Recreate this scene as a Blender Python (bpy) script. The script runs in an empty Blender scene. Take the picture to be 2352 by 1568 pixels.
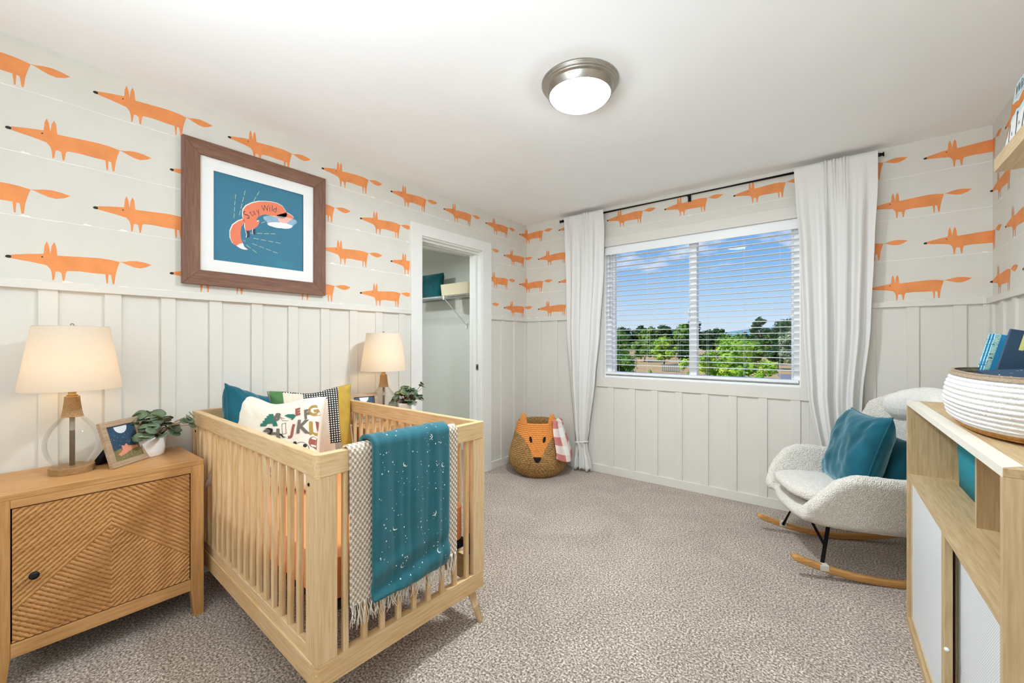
import bpy, bmesh, math, random
from mathutils import Vector, Matrix, noise
from mathutils.geometry import tessellate_polygon

S = bpy.context.scene
COL = S.collection
PI = math.pi
RW, H, YF = 3.297, 2.44, -4.45          # room: x 0..RW, y YF..0, ceiling H

# ------------------------------------------------------------------ camera
cam_d = bpy.data.cameras.new('camera'); cam = bpy.data.objects.new('camera', cam_d); COL.objects.link(cam)
cam.location = (2.635, -3.57, 1.2)
cam.rotation_euler = (math.radians(90), 0, math.radians(38.4))
cam_d.sensor_width = 36; cam_d.lens = 963 / 2352 * 36; cam_d.shift_y = 3.5 / 2352
cam_d.clip_start = 0.02; cam_d.clip_end = 500
S.camera = cam
S.view_settings.view_transform = 'Standard'; S.view_settings.look = 'None'
S.view_settings.gamma = 1; S.view_settings.use_curve_mapping = False
S.view_settings.exposure = 0.0
S.cycles.use_denoising = True
S.cycles.max_bounces = 10; S.cycles.diffuse_bounces = 7; S.cycles.glossy_bounces = 4
S.cycles.transmission_bounces = 8; S.cycles.transparent_max_bounces = 16
S.cycles.sample_clamp_indirect = 6


def srgb(h):
    h = h.lstrip('#'); v = [int(h[i:i + 2], 16) / 255 for i in (0, 2, 4)]
    return tuple(c / 12.92 if c <= .04045 else ((c + .055) / 1.055) ** 2.4 for c in v) + (1,)


# ------------------------------------------------------------------ world: blue sky with clouds
W = bpy.data.worlds.new('sky'); S.world = W; W.use_nodes = True
nt = W.node_tree; N = nt.nodes; L = nt.links; N.clear()
tc = N.new('ShaderNodeTexCoord'); sep = N.new('ShaderNodeSeparateXYZ'); L.new(tc.outputs['Generated'], sep.inputs[0])
ramp = N.new('ShaderNodeValToRGB'); L.new(sep.outputs['Z'], ramp.inputs[0])
e = ramp.color_ramp.elements; e[0].position = 0.0; e[0].color = srgb('#dcebf6'); e[1].position = .30; e[1].color = srgb('#5a9be4')
k = e.new(.09); k.color = srgb('#b4d7f7')
k = e.new(.18); k.color = srgb('#84b9f0')
k = e.new(.9); k.color = srgb('#3f78c8')
mp = N.new('ShaderNodeMapping'); mp.inputs['Scale'].default_value = (1, 1, 2.0); mp.inputs['Location'].default_value = (3.1, .4, .2)
L.new(tc.outputs['Generated'], mp.inputs[0])
nz = N.new('ShaderNodeTexNoise'); nz.inputs['Scale'].default_value = 6.2; nz.inputs['Detail'].default_value = 6; nz.inputs['Roughness'].default_value = .55
L.new(mp.outputs[0], nz.inputs['Vector'])
cr = N.new('ShaderNodeValToRGB'); cr.color_ramp.elements[0].position = .56; cr.color_ramp.elements[1].position = .70
L.new(nz.outputs['Fac'], cr.inputs[0])
zr = N.new('ShaderNodeMapRange'); zr.inputs[1].default_value = .06; zr.inputs[2].default_value = .18; L.new(sep.outputs['Z'], zr.inputs[0])
mul = N.new('ShaderNodeMath'); mul.operation = 'MULTIPLY'; L.new(cr.outputs[0], mul.inputs[0]); L.new(zr.outputs[0], mul.inputs[1])
mx = N.new('ShaderNodeMixRGB'); L.new(mul.outputs[0], mx.inputs[0]); L.new(ramp.outputs[0], mx.inputs[1]); mx.inputs[2].default_value = (.92, .94, 1, 1)
bg = N.new('ShaderNodeBackground'); L.new(mx.outputs[0], bg.inputs[0]); bg.inputs[1].default_value = 1.0
out = N.new('ShaderNodeOutputWorld'); L.new(bg.outputs[0], out.inputs[0])

# ------------------------------------------------------------------ sun on the garden, added unseen fill lights behind the camera
sd = bpy.data.lights.new('sun', 'SUN'); sd.energy = 3.6; sd.angle = .01; sd.color = (1, .96, .88)
sun = bpy.data.objects.new('sun', sd); COL.objects.link(sun); sun.location = (0, -10, 12)
sun.rotation_euler = Vector((.35, .62, -.72)).to_track_quat('-Z', 'Y').to_euler()
ad = bpy.data.lights.new('rear_fill', 'AREA'); ad.shape = 'RECTANGLE'; ad.size = 2.5; ad.size_y = 1.45; ad.energy = 16; ad.color = (.80, .905, 1)  # added area light on the bare front wall; no window stands there
al = bpy.data.objects.new('rear_fill', ad); COL.objects.link(al); al.location = (1.62, YF + .012, 1.62); al.rotation_euler = (math.radians(90), 0, 0)
fd = bpy.data.lights.new('ceiling_bounce_fill', 'AREA'); fd.shape = 'RECTANGLE'; fd.size = 1.5; fd.size_y = .6; fd.spread = math.radians(130); fd.energy = 34; fd.color = (.80, .905, 1)  # unseen extra light aimed upward to brighten the ceiling
fl = bpy.data.objects.new('ceiling_bounce_fill', fd); COL.objects.link(fl); fl.location = (2.1, -4.1, 1.5); fl.rotation_euler = (math.radians(180 - 38), 0, 0)
cd_ = bpy.data.lights.new('closet_lamp', 'AREA'); cd_.shape = 'DISK'; cd_.size = .16; cd_.energy = 16; cd_.color = (.86, .95, 1)
co = bpy.data.objects.new('closet_lamp', cd_); COL.objects.link(co); co.location = (-.85, -1.25, 2.13)

# ------------------------------------------------------------------ material helpers
MATS = {}


def new_mat(name):
    m = bpy.data.materials.new(name); m.use_nodes = True
    return m, m.node_tree.nodes, m.node_tree.links, m.node_tree.nodes['Principled BSDF']


def mat(name, col, rough=.6, var=0, vs=20, bump=0, bs=200, metal=0, spec=.4, stretch=(1, 1, 1), sheen=0):
    if name in MATS: return MATS[name]
    m, n, l, b = new_mat(name)
    c = srgb(col) if isinstance(col, str) else col
    b.inputs['Base Color'].default_value = c; b.inputs['Roughness'].default_value = rough
    b.inputs['Metallic'].default_value = metal; b.inputs['Specular IOR Level'].default_value = spec
    if sheen: b.inputs['Sheen Weight'].default_value = sheen
    t = n.new('ShaderNodeTexCoord'); mpn = n.new('ShaderNodeMapping'); mpn.inputs['Scale'].default_value = stretch; l.new(t.outputs['Object'], mpn.inputs[0])
    z = n.new('ShaderNodeTexNoise'); z.inputs['Scale'].default_value = vs; z.inputs['Detail'].default_value = 4; l.new(mpn.outputs[0], z.inputs['Vector'])
    r = n.new('ShaderNodeValToRGB'); v = max(var, .01)
    r.color_ramp.elements[0].position = .3; r.color_ramp.elements[1].position = .7
    r.color_ramp.elements[0].color = tuple(min(1, x * (1 - v)) for x in c[:3]) + (1,)
    r.color_ramp.elements[1].color = tuple(min(1, x * (1 + v)) for x in c[:3]) + (1,)
    l.new(z.outputs['Fac'], r.inputs[0]); l.new(r.outputs[0], b.inputs['Base Color'])
    if bump:
        z2 = n.new('ShaderNodeTexNoise'); z2.inputs['Scale'].default_value = bs; z2.inputs['Detail'].default_value = 3; l.new(mpn.outputs[0], z2.inputs['Vector'])
        bp = n.new('ShaderNodeBump'); bp.inputs['Strength'].default_value = bump; bp.inputs['Distance'].default_value = .004
        l.new(z2.outputs['Fac'], bp.inputs['Height']); l.new(bp.outputs[0], b.inputs['Normal'])
    MATS[name] = m
    return m


def wood(name, a, bcol, axis='x', rough=.45, ring=5, fine=1.0, soft=.07):
    """grain runs along axis; a light, bcol dark"""
    if name in MATS: return MATS[name]
    m, n, l, b = new_mat(name)
    t = n.new('ShaderNodeTexCoord'); mpn = n.new('ShaderNodeMapping')
    sc = {'x': (.07, 1, 1), 'y': (1, .07, 1), 'z': (1, 1, .07)}[axis]
    mpn.inputs['Scale'].default_value = sc; l.new(t.outputs['Object'], mpn.inputs[0])
    oi = n.new('ShaderNodeObjectInfo'); va = n.new('ShaderNodeVectorMath'); va.operation = 'ADD'
    ms = n.new('ShaderNodeMath'); ms.operation = 'MULTIPLY'; ms.inputs[1].default_value = 7.0; l.new(oi.outputs['Random'], ms.inputs[0])
    cx = n.new('ShaderNodeCombineXYZ'); l.new(ms.outputs[0], cx.inputs[0]); l.new(ms.outputs[0], cx.inputs[1]); l.new(ms.outputs[0], cx.inputs[2])
    l.new(mpn.outputs[0], va.inputs[0]); l.new(cx.outputs[0], va.inputs[1])
    z = n.new('ShaderNodeTexNoise'); z.inputs['Scale'].default_value = ring; z.inputs['Detail'].default_value = 2; l.new(va.outputs[0], z.inputs['Vector'])
    w = n.new('ShaderNodeMath'); w.operation = 'MULTIPLY'; w.inputs[1].default_value = 26; l.new(z.outputs['Fac'], w.inputs[0])
    sn = n.new('ShaderNodeMath'); sn.operation = 'SINE'; l.new(w.outputs[0], sn.inputs[0])
    z2 = n.new('ShaderNodeTexNoise'); z2.inputs['Scale'].default_value = 140 * fine; z2.inputs['Detail'].default_value = 3; l.new(va.outputs[0], z2.inputs['Vector'])
    ad_ = n.new('ShaderNodeMath'); ad_.operation = 'MULTIPLY_ADD'; ad_.inputs[1].default_value = soft; ad_.inputs[2].default_value = 0; l.new(sn.outputs[0], ad_.inputs[0])
    ad2 = n.new('ShaderNodeMath'); ad2.operation = 'ADD'; l.new(ad_.outputs[0], ad2.inputs[0]); l.new(z2.outputs['Fac'], ad2.inputs[1])
    r = n.new('ShaderNodeValToRGB'); r.color_ramp.elements[0].position = .22; r.color_ramp.elements[1].position = .72
    r.color_ramp.elements[0].color = srgb(bcol); r.color_ramp.elements[1].color = srgb(a)
    l.new(ad2.outputs[0], r.inputs[0]); l.new(r.outputs[0], b.inputs['Base Color'])
    b.inputs['Roughness'].default_value = rough; b.inputs['Specular IOR Level'].default_value = .35
    MATS[name] = m
    return m


def emis(name, col, s):
    m = bpy.data.materials.new(name); m.use_nodes = True; n = m.node_tree.nodes; l = m.node_tree.links; n.clear()
    e_ = n.new('ShaderNodeEmission'); e_.inputs[0].default_value = col; e_.inputs[1].default_value = s
    o = n.new('ShaderNodeOutputMaterial'); l.new(e_.outputs[0], o.inputs[0]); MATS[name] = m
    return m


def glass_mat(name, tint=(1, 1, 1, 1), refl=.09, rough=0.0):
    m = bpy.data.materials.new(name); m.use_nodes = True; n = m.node_tree.nodes; l = m.node_tree.links; n.clear()
    tr = n.new('ShaderNodeBsdfTransparent'); tr.inputs[0].default_value = tint
    gl = n.new('ShaderNodeBsdfGlossy'); gl.inputs['Roughness'].default_value = rough
    lw = n.new('ShaderNodeLayerWeight'); lw.inputs[0].default_value = .18
    ma = n.new('ShaderNodeMath'); ma.operation = 'MULTIPLY_ADD'; ma.inputs[1].default_value = refl * 4.5; ma.inputs[2].default_value = refl * .15; ma.use_clamp = True
    l.new(lw.outputs['Fresnel'], ma.inputs[0])
    mi = n.new('ShaderNodeMixShader'); l.new(ma.outputs[0], mi.inputs[0]); l.new(tr.outputs[0], mi.inputs[1]); l.new(gl.outputs[0], mi.inputs[2])
    o = n.new('ShaderNodeOutputMaterial'); l.new(mi.outputs[0], o.inputs[0]); MATS[name] = m
    return m


# ------------------------------------------------------------------ mesh helpers
def obj(name, bm, mats, parent=None, smooth=False, loc=None, rot=None, bevel=0, seg=2, solid=0, subd=0):
    me = bpy.data.meshes.new(name)
    bmesh.ops.recalc_face_normals(bm, faces=bm.faces[:])
    bm.to_mesh(me); bm.free()
    if not isinstance(mats, (list, tuple)): mats = [mats]
    for m in mats: me.materials.append(m)
    if smooth:
        for p in me.polygons: p.use_smooth = True
    o = bpy.data.objects.new(name, me); COL.objects.link(o)
    if parent is not None: o.parent = parent
    if loc is not None: o.location = loc
    if rot is not None: o.rotation_euler = rot
    if solid:
        md = o.modifiers.new('solid', 'SOLIDIFY'); md.thickness = solid; md.offset = 0
    if bevel:
        md = o.modifiers.new('bevel', 'BEVEL'); md.width = bevel; md.segments = seg; md.limit_method = 'ANGLE'; md.angle_limit = math.radians(40)
    if subd:
        md = o.modifiers.new('subd', 'SUBSURF'); md.levels = subd; md.render_levels = subd
    return o


def tag(o, label=None, cat=None, group=None, kind=None):
    if label: o['label'] = label
    if cat: o['category'] = cat
    if group: o['group'] = group
    if kind: o['kind'] = kind
    return o


def empty(name, label, cat, loc=(0, 0, 0), rotz=0, group=None, kind=None):
    o = bpy.data.objects.new(name, None); COL.objects.link(o); o.location = loc; o.rotation_euler = (0, 0, rotz); o.empty_display_size = .05
    return tag(o, label, cat, group, kind)


def struct(name, bm, m, parent=None, **kw):
    o = obj(name, bm, m, parent, **kw)
    if parent is None: o['kind'] = 'structure'
    return o


def box(bm, x0, x1, y0, y1, z0, z1, mi=0):
    v = [bm.verts.new((x, y, z)) for z in (z0, z1) for x, y in ((x0, y0), (x1, y0), (x1, y1), (x0, y1))]
    fs = [(3, 2, 1, 0), (4, 5, 6, 7), (0, 1, 5, 4), (1, 2, 6, 5), (2, 3, 7, 6), (3, 0, 4, 7)]
    for f in fs:
        q = bm.faces.new([v[i] for i in f]); q.material_index = mi
    return v


def boxes(*bs):
    bm = bmesh.new()
    for b in bs: box(bm, *b)
    return bm


def frame_of(d):
    d = Vector(d).normalized()
    up = Vector((0, 0, 1)) if abs(d.z) < .95 else Vector((1, 0, 0))
    a = d.cross(up).normalized(); return a, a.cross(d).normalized()


def tube(bm, pts, r, seg=10, cap=True, mi=0):
    pts = [Vector(p) for p in pts]; rs = r if isinstance(r, (list, tuple)) else [r] * len(pts)
    rings = []; prev = None
    for i, p in enumerate(pts):
        d = (pts[min(i + 1, len(pts) - 1)] - pts[max(i - 1, 0)])
        a, b = frame_of(d)
        if prev is not None:
            a = (prev - d.normalized() * prev.dot(d.normalized())).normalized(); b = d.normalized().cross(a)
        prev = a
        rings.append([bm.verts.new(p + (a * math.cos(2 * PI * k / seg) + b * math.sin(2 * PI * k / seg)) * rs[i]) for k in range(seg)])
    for i in range(len(rings) - 1):
        for k in range(seg):
            f = bm.faces.new((rings[i][k], rings[i][(k + 1) % seg], rings[i + 1][(k + 1) % seg], rings[i + 1][k])); f.material_index = mi
    if cap:
        for rr in (rings[0], rings[-1]):
            try:
                f = bm.faces.new(rr); f.material_index = mi
            except ValueError: pass
    return rings


def lathe(bm, prof, seg=40, c=(0, 0, 0), mi=0, sx=1, sy=1):
    """prof list of (r,z)"""
    rings = []
    for r, z in prof:
        if r < 1e-6: rings.append([bm.verts.new((c[0], c[1], c[2] + z))])
        else: rings.append([bm.verts.new((c[0] + sx * r * math.cos(2 * PI * k / seg), c[1] + sy * r * math.sin(2 * PI * k / seg), c[2] + z)) for k in range(seg)])
    for a, b in zip(rings, rings[1:]):
        for k in range(seg):
            k2 = (k + 1) % seg
            if len(a) == 1 and len(b) == 1: continue
            if len(a) == 1: f = bm.faces.new((a[0], b[k2], b[k]))
            elif len(b) == 1: f = bm.faces.new((a[k], a[k2], b[0]))
            else: f = bm.faces.new((a[k], a[k2], b[k2], b[k]))
            f.material_index = mi


def prism(bm, poly, a, b, axis='z', mi=0):
    """extrude a 2d polygon between a and b along axis"""
    def P(u, v, w): return {'z': (u, v, w), 'x': (w, u, v), 'y': (u, w, v)}[axis]
    lo = [bm.verts.new(P(u, v, a)) for u, v in poly]; hi = [bm.verts.new(P(u, v, b)) for u, v in poly]
    n = len(poly)
    for i in range(n):
        f = bm.faces.new((lo[i], lo[(i + 1) % n], hi[(i + 1) % n], hi[i])); f.material_index = mi
    for vs in (lo, hi):
        tr = tessellate_polygon([[Vector((u, v, 0)) for u, v in poly]])
        for t in tr:
            try:
                f = bm.faces.new([vs[i] for i in t]); f.material_index = mi
            except ValueError: pass


def rrect(w, h, r, n=5, cx=0, cy=0):
    out_ = []
    for (sx, sy, a0) in ((1, 1, 0), (-1, 1, 90), (-1, -1, 180), (1, -1, 270)):
        for i in range(n + 1):
            a = math.radians(a0 + 90 * i / n)
            out_.append((cx + sx * (w / 2 - r) + r * math.cos(a), cy + sy * (h / 2 - r) + r * math.sin(a)))
    return out_


def flat(bm, poly, fn, mi=0, cut=0):
    """tessellated 2d polygon mapped to 3d by fn(u,v); cut subdivides long edges"""
    tmp = bmesh.new(); vs = [tmp.verts.new((u, v, 0)) for u, v in poly]
    for t in tessellate_polygon([[Vector((u, v, 0)) for u, v in poly]]):
        try: tmp.faces.new([vs[i] for i in t])
        except ValueError: pass
    if cut:
        for _ in range(5):
            es = [e_ for e_ in tmp.edges if e_.calc_length() > cut]
            if not es: break
            bmesh.ops.subdivide_edges(tmp, edges=es, cuts=1); bmesh.ops.triangulate(tmp, faces=tmp.faces[:])
    mp_ = {v: bm.verts.new(fn(v.co.x, v.co.y)) for v in tmp.verts}
    for f in tmp.faces:
        try:
            q = bm.faces.new([mp_[v] for v in f.verts]); q.material_index = mi; q.smooth = True
        except ValueError: pass
    tmp.free()


def text_polys(txt, size=1, bold=0, shear=0):
    """triangles of a word in 2d"""
    cu = bpy.data.curves.new('t', 'FONT'); cu.body = txt; cu.size = size; cu.shear = shear; cu.offset = bold; cu.resolution_u = 4
    cu.align_x = 'CENTER'; cu.align_y = 'CENTER'
    o = bpy.data.objects.new('t', cu); COL.objects.link(o); bpy.context.view_layer.update()
    dg = bpy.context.evaluated_depsgraph_get(); me = bpy.data.meshes.new_from_object(o.evaluated_get(dg))
    V = [(v.co.x, v.co.y) for v in me.vertices]; me.calc_loop_triangles(); T = [[V[i] for i in t.vertices] for t in me.loop_triangles]
    bpy.data.objects.remove(o); bpy.data.meshes.remove(me); bpy.data.curves.remove(cu)
    return T


def text_on(bm, txt, size, fn, mi, at=(0, 0), ang=0, bold=0, shear=0, cut=0, sx=1):
    ca, sa = math.cos(ang), math.sin(ang)
    for t in text_polys(txt, size, bold, shear):
        p = [(at[0] + (x * sx * ca - y * sa), at[1] + (x * sx * sa + y * ca)) for x, y in t]
        if abs((p[1][0] - p[0][0]) * (p[2][1] - p[0][1]) - (p[2][0] - p[0][0]) * (p[1][1] - p[0][1])) < 1e-10: continue
        flat(bm, p, fn, mi, cut)


def disc2(cx, cy, r, n=14, ry=None, ang=0):
    ry = ry or r; ca, sa = math.cos(ang), math.sin(ang)
    return [(cx + r * math.cos(2 * PI * k / n) * ca - ry * math.sin(2 * PI * k / n) * sa, cy + r * math.cos(2 * PI * k / n) * sa + ry * math.sin(2 * PI * k / n) * ca) for k in range(n)]


def line2(p, q, w):
    d = Vector(q) - Vector(p); n_ = Vector((-d.y, d.x)).normalized() * w / 2
    p, q = Vector(p), Vector(q)
    return [tuple(p - n_), tuple(q - n_), tuple(q + n_), tuple(p + n_)]


def copy_tree(o, parent=None):
    c = o.copy(); COL.objects.link(c); c.parent = parent
    for ch in list(o.children): copy_tree(ch, c)
    return c


# ------------------------------------------------------------------ materials
M_wp = mat('wallpaper_ground', '#dcd9d0', .8, .02, 9)
M_fox = mat('fox_watercolour', '#eb9558', .75, .09, 13)
M_ink = mat('ink', '#2b2926', .7)
M_line = mat('chalk_line', '#f6f5ee', .8)
M_wain = mat('wainscot_paint', '#dddad2', .55, .01, 5)
M_ceil = mat('ceiling_paint', '#f7f8f7', .9, .01, 3)
M_trim = mat('door_paint', '#e9e9e4', .45)
M_white = mat('white_vinyl', '#eff1f1', .4)
M_closet = mat('closet_paint', '#dcdcd4', .8)
M_black = mat('black_metal', '#15151a', .45, metal=.3)
M_chrome = mat('brushed_nickel', '#a8a49b', .32, .08, 30, metal=1)
M_steel = mat('strike_metal', '#8d8a84', .4, metal=.9)


def carpet():
    m, n, l, b = new_mat('carpet'); MATS['carpet'] = m
    t = n.new('ShaderNodeTexCoord')
    z = n.new('ShaderNodeTexNoise'); z.inputs['Scale'].default_value = 118; z.inputs['Detail'].default_value = 4; z.inputs['Roughness'].default_value = .75; l.new(t.outputs['Object'], z.inputs['Vector'])
    r = n.new('ShaderNodeValToRGB'); el = r.color_ramp.elements
    el[0].position = .38; el[0].color = srgb('#54493f'); el[1].position = .61; el[1].color = srgb('#e4d8cc')
    q = el.new(.5); q.color = srgb('#9f9083')
    l.new(z.outputs['Fac'], r.inputs[0])
    z2 = n.new('ShaderNodeTexNoise'); z2.inputs['Scale'].default_value = 3.2; z2.inputs['Detail'].default_value = 3; z2.inputs['Distortion'].default_value = .8; l.new(t.outputs['Object'], z2.inputs['Vector'])
    r2 = n.new('ShaderNodeMapRange'); r2.inputs[1].default_value = .35; r2.inputs[2].default_value = .65; r2.inputs[3].default_value = .90; r2.inputs[4].default_value = 1.08; l.new(z2.outputs['Fac'], r2.inputs[0])
    mm = n.new('ShaderNodeMixRGB'); mm.blend_type = 'MULTIPLY'; mm.inputs[0].default_value = 1; l.new(r.outputs[0], mm.inputs[1]); l.new(r2.outputs[0], mm.inputs[2])
    l.new(mm.outputs[0], b.inputs['Base Color']); b.inputs['Roughness'].default_value = .95; b.inputs['Specular IOR Level'].default_value = .1
    b.inputs['Sheen Weight'].default_value = .3
    bp = n.new('ShaderNodeBump'); bp.inputs['Strength'].default_value = .45; bp.inputs['Distance'].default_value = .004; l.new(z.outputs['Fac'], bp.inputs['Height']); l.new(bp.outputs[0], b.inputs['Normal'])
    return m


# ------------------------------------------------------------------ room shell
T = .14
DY0, DY1, DH = -1.413, -.706, 2.05          # closet opening in the left wall
WX0, WX1, WZ0, WZ1 = .899, 2.395, .89, 2.08   # window opening
struct('floor', boxes((-2.1, RW + T, YF - T, T, -.25, 0)), carpet())
struct('ceiling', boxes((-T, RW + T, YF - T, T, H, H + .2)), M_ceil)


# wallpaper strip: unrolled coordinate u (left wall y, back wall x, right wall RW - y)
FOX = [(0.0, 0.0), (0.018, 0.009), (0.058, 0.018), (0.101, 0.026), (0.104, 0.062), (0.11, 0.08), (0.116, 0.06), (0.12, 0.027), (0.124, 0.062), (0.131, 0.080), (0.137, 0.062), (0.140, 0.024), (0.179, 0.027), (0.224, 0.031), (0.271, 0.034), (0.307, 0.032), (0.337, 0.026), (0.329, -0.004), (0.323, -0.034), (0.319, -0.077), (0.313, -0.079), (0.308, -0.038), (0.299, -0.036), (0.297, -0.078), (0.293, -0.079), (0.289, -0.036), (0.247, -0.036), (0.207, -0.034), (0.17, -0.037), (0.165, -0.046), (0.161, -0.08), (0.156, -0.081), (0.152, -0.048), (0.143, -0.043), (0.135, -0.045), (0.131, -0.08), (0.126, -0.083), (0.124, -0.052), (0.12, -0.035), (0.109, -0.021), (0.073, -0.014), (0.033, -0.009), (0.014, -0.006), (0.003, -0.005)]
TAIL = [(0.335, 0.027), (0.351, 0.029), (0.371, 0.036), (0.397, 0.04), (0.424, 0.037), (0.451, 0.03), (0.434, 0.017), (0.41, 0.007), (0.387, 0.009), (0.364, 0.017), (0.348, 0.024)]


def paper(u0, u1, to3d, holes=()):
    """returns bmesh holding foxes and ground lines between u0 and u1, mapped with to3d(u, z, off)"""
    tmp = bmesh.new()

    def add(poly, mi, off):
        vs = [tmp.verts.new((u, v, off)) for u, v in poly]
        for t in tessellate_polygon([[Vector((u, v, 0)) for u, v in poly]]):
            try:
                f = tmp.faces.new([vs[i] for i in t]); f.material_index = mi
            except ValueError: pass
    rng = random.Random(7)
    for row in range(4):
        zn = 2.325 - .2587 * row; st = -3.262 if row % 2 == 0 else -3.513
        for kk in range(-4, 20):
            u = st + .5232 * kk
            if u + .5 < u0 or u - .05 > u1: continue
            add([(u + a, zn + b) for a, b in FOX], 1, .0006)
            add([(u + a, zn + b) for a, b in TAIL], 1, .0006)
            add([(u - .003, zn - .002), (u, zn + .004), (u + .006, zn + .006), (u + .013, zn + .005), (u + .014, zn - .002), (u + .011, zn - .006), (u + .002, zn - .006)], 2, .0009)
            add(disc2(u + .097, zn + .012, .0032, 8, .0026), 2, .0009)
        u = u0 - .05; z = zn - .088
        while u < u1 + .05:
            a = z + rng.uniform(-.002, .002); b = z + rng.uniform(-.002, .002)
            w = rng.uniform(.0012, .0028)
            add([(u, a - w / 2), (u + .062, b - w / 2), (u + .062, b + w / 2), (u, a + w / 2)], 3, .0004)
            if rng.random() < .09: add([(u, b), (u + .012, b + .009), (u + .018, b + .005), (u + .024, b + .007), (u + .036, b)], 3, .0005)
            u += .06
    for c, n_ in ((u0, (-1, 0, 0)), (u1, (1, 0, 0))):
        g = tmp.verts[:] + tmp.edges[:] + tmp.faces[:]
        bmesh.ops.bisect_plane(tmp, geom=g, plane_co=(c, 0, 0), plane_no=n_, clear_outer=True)
    g = tmp.verts[:] + tmp.edges[:] + tmp.faces[:]
    bmesh.ops.bisect_plane(tmp, geom=g, plane_co=(0, 1.45, 0), plane_no=(0, -1, 0), clear_outer=True)
    for (a, b, c, d) in holes:       # cut the door / window opening out of the print
        for co, no in (((a, 0, 0), (1, 0, 0)), ((b, 0, 0), (1, 0, 0)), ((0, d, 0), (0, 1, 0))):
            g = tmp.verts[:] + tmp.edges[:] + tmp.faces[:]
            bmesh.ops.bisect_plane(tmp, geom=g, plane_co=co, plane_no=no)
        kill = [f for f in tmp.faces if a < f.calc_center_median().x < b and c < f.calc_center_median().y < d]
        bmesh.ops.delete(tmp, geom=kill, context='FACES')
    for v in tmp.verts: v.co = Vector(to3d(v.co.x, v.co.y, v.co.z))
    return tmp


def wall(name, solids, u0, u1, to3d, holes=()):
    bm = paper(u0, u1, to3d, holes) if u0 is not None else bmesh.new()
    me = bpy.data.meshes.new(name)
    for b in solids: box(bm, *b)
    for f in bm.faces:
        f.normal_update()
    bm.to_mesh(me); bm.free()
    for m in (M_wp, M_fox, M_ink, M_line): me.materials.append(m)
    o = bpy.data.objects.new(name, me); COL.objects.link(o); o['kind'] = 'structure'
    return o


wall('wall_left', [(-T, 0, YF - T, DY0, 0, H), (-T, 0, DY1, T, 0, H), (-T, 0, DY0, DY1, DH, H)], YF, 0,
     lambda u, z, o: (o, u, z), [(DY0 - .107, DY1 + .122, 0, DH + .09)])
wall('wall_back', [(0, WX0, 0, T, 0, H), (WX1, RW, 0, T, 0, H), (WX0, WX1, 0, T, 0, WZ0), (WX0, WX1, 0, T, WZ1, H)], 0, RW,
     lambda u, z, o: (u, -o, z), [(WX0 - .075, WX1 + .05, 0, WZ1 + .085)])
wall('wall_right', [(RW, RW + T, YF - T, T, 0, H)], RW, RW - YF, lambda u, z, o: (RW - o, RW - u, z))
wall('wall_front', [(-T, RW + T, YF - T, YF, 0, H)], None, None, None)

# wainscot: panels are the painted wall, battens and cap rail stand proud
bm = bmesh.new()
for (a, b) in ((YF, DY0 - .107), (DY1 + .122, 0)): box(bm, 0, .004, a, b, .07, 1.43)
kk = -3.0 - .2 * 7
while kk < -.05:
    if not (DY0 - .13 < kk < DY1 + .15): box(bm, .003, .015, max(kk - .0285, YF), kk + .0285, .07, 1.43)
    kk += .2
box(bm, .003, .015, -.045, 0, .07, 1.43)
struct('trim_1', bm, M_wain, bevel=.0012, seg=1)
bm = bmesh.new()
for (a, b) in ((YF, DY0 - .107), (DY1 + .122, 0)): box(bm, 0, .026, a, b, 1.424, 1.458)
struct('trim_2', bm, M_wain, bevel=.002)
bm = bmesh.new()
for (a, b) in ((0, WX0 - .075), (WX1 + .05, RW)): box(bm, a, b, -.004, 0, .07, 1.43)
box(bm, WX0 - .075, WX1 + .05, -.004, 0, .07, .80)
kk = .166 - .2
while kk < RW:
    top = .80 if WX0 - .09 < kk < WX1 + .06 else 1.43
    box(bm, max(kk - .0285, 0), min(kk + .0285, RW), -.015, -.003, .07, top)
    kk += .2
box(bm, RW - .04, RW, -.015, -.003, .07, 1.43)
struct('trim_3', bm, M_wain, bevel=.0012, seg=1)
bm = bmesh.new()
for (a, b) in ((.026, WX0 - .075), (WX1 + .05, RW - .026)): box(bm, a, b, -.026, 0, 1.424, 1.458)
struct('trim_4', bm, M_wain, bevel=.002)
bm = bmesh.new()
box(bm, RW - .004, RW, YF, 0, .07, 1.43)
kk = -.045
while kk > YF:
    box(bm, RW - .015, RW - .003, kk - .0285, kk + .0285, .07, 1.43); kk -= .2
struct('trim_5', bm, M_wain, bevel=.0012, seg=1)
struct('trim_6', boxes((RW - .026, RW, YF, 0, 1.424, 1.458)), M_wain, bevel=.002)
struct('baseboard_left', boxes((0, .018, YF, DY0 - .107, 0, .073), (0, .018, DY1 + .122, 0, 0, .073)), M_wain, bevel=.003)
struct('baseboard_back', boxes((.018, RW - .018, -.018, 0, 0, .073)), M_wain, bevel=.003)
struct('baseboard_right', boxes((RW - .018, RW, YF, 0, 0, .073)), M_wain, bevel=.003)
struct('baseboard_front', boxes((.02, RW - .02, YF, YF + .016, 0, .073)), M_wain, bevel=.003)

# closet behind the left wall
struct('wall_closet_back', boxes((-2.0, -1.9, -2.3, -.1, 0, 2.6)), M_closet)
struct('wall_closet_far', boxes((-1.9, -T, -.2, -.1, 0, 2.5)), M_closet)
struct('wall_closet_near', boxes((-1.9, -T, -2.3, -2.2, 0, 2.6)), M_closet)
bm = bmesh.new(); prism(bm, [(-.0, 2.02), (-1.95, 2.47), (-1.95, 2.6), (0, 2.6)], -2.3, -.1, axis='y')
for v in bm.verts:
    if v.co.x > -.14: v.co.z += .033 * 0; v.co.x = -T
struct('ceiling_closet', bm, M_closet)
struct('baseboard_closet', boxes((-1.9, -T, -.215, -.2, 0, .073)), M_trim)

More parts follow.
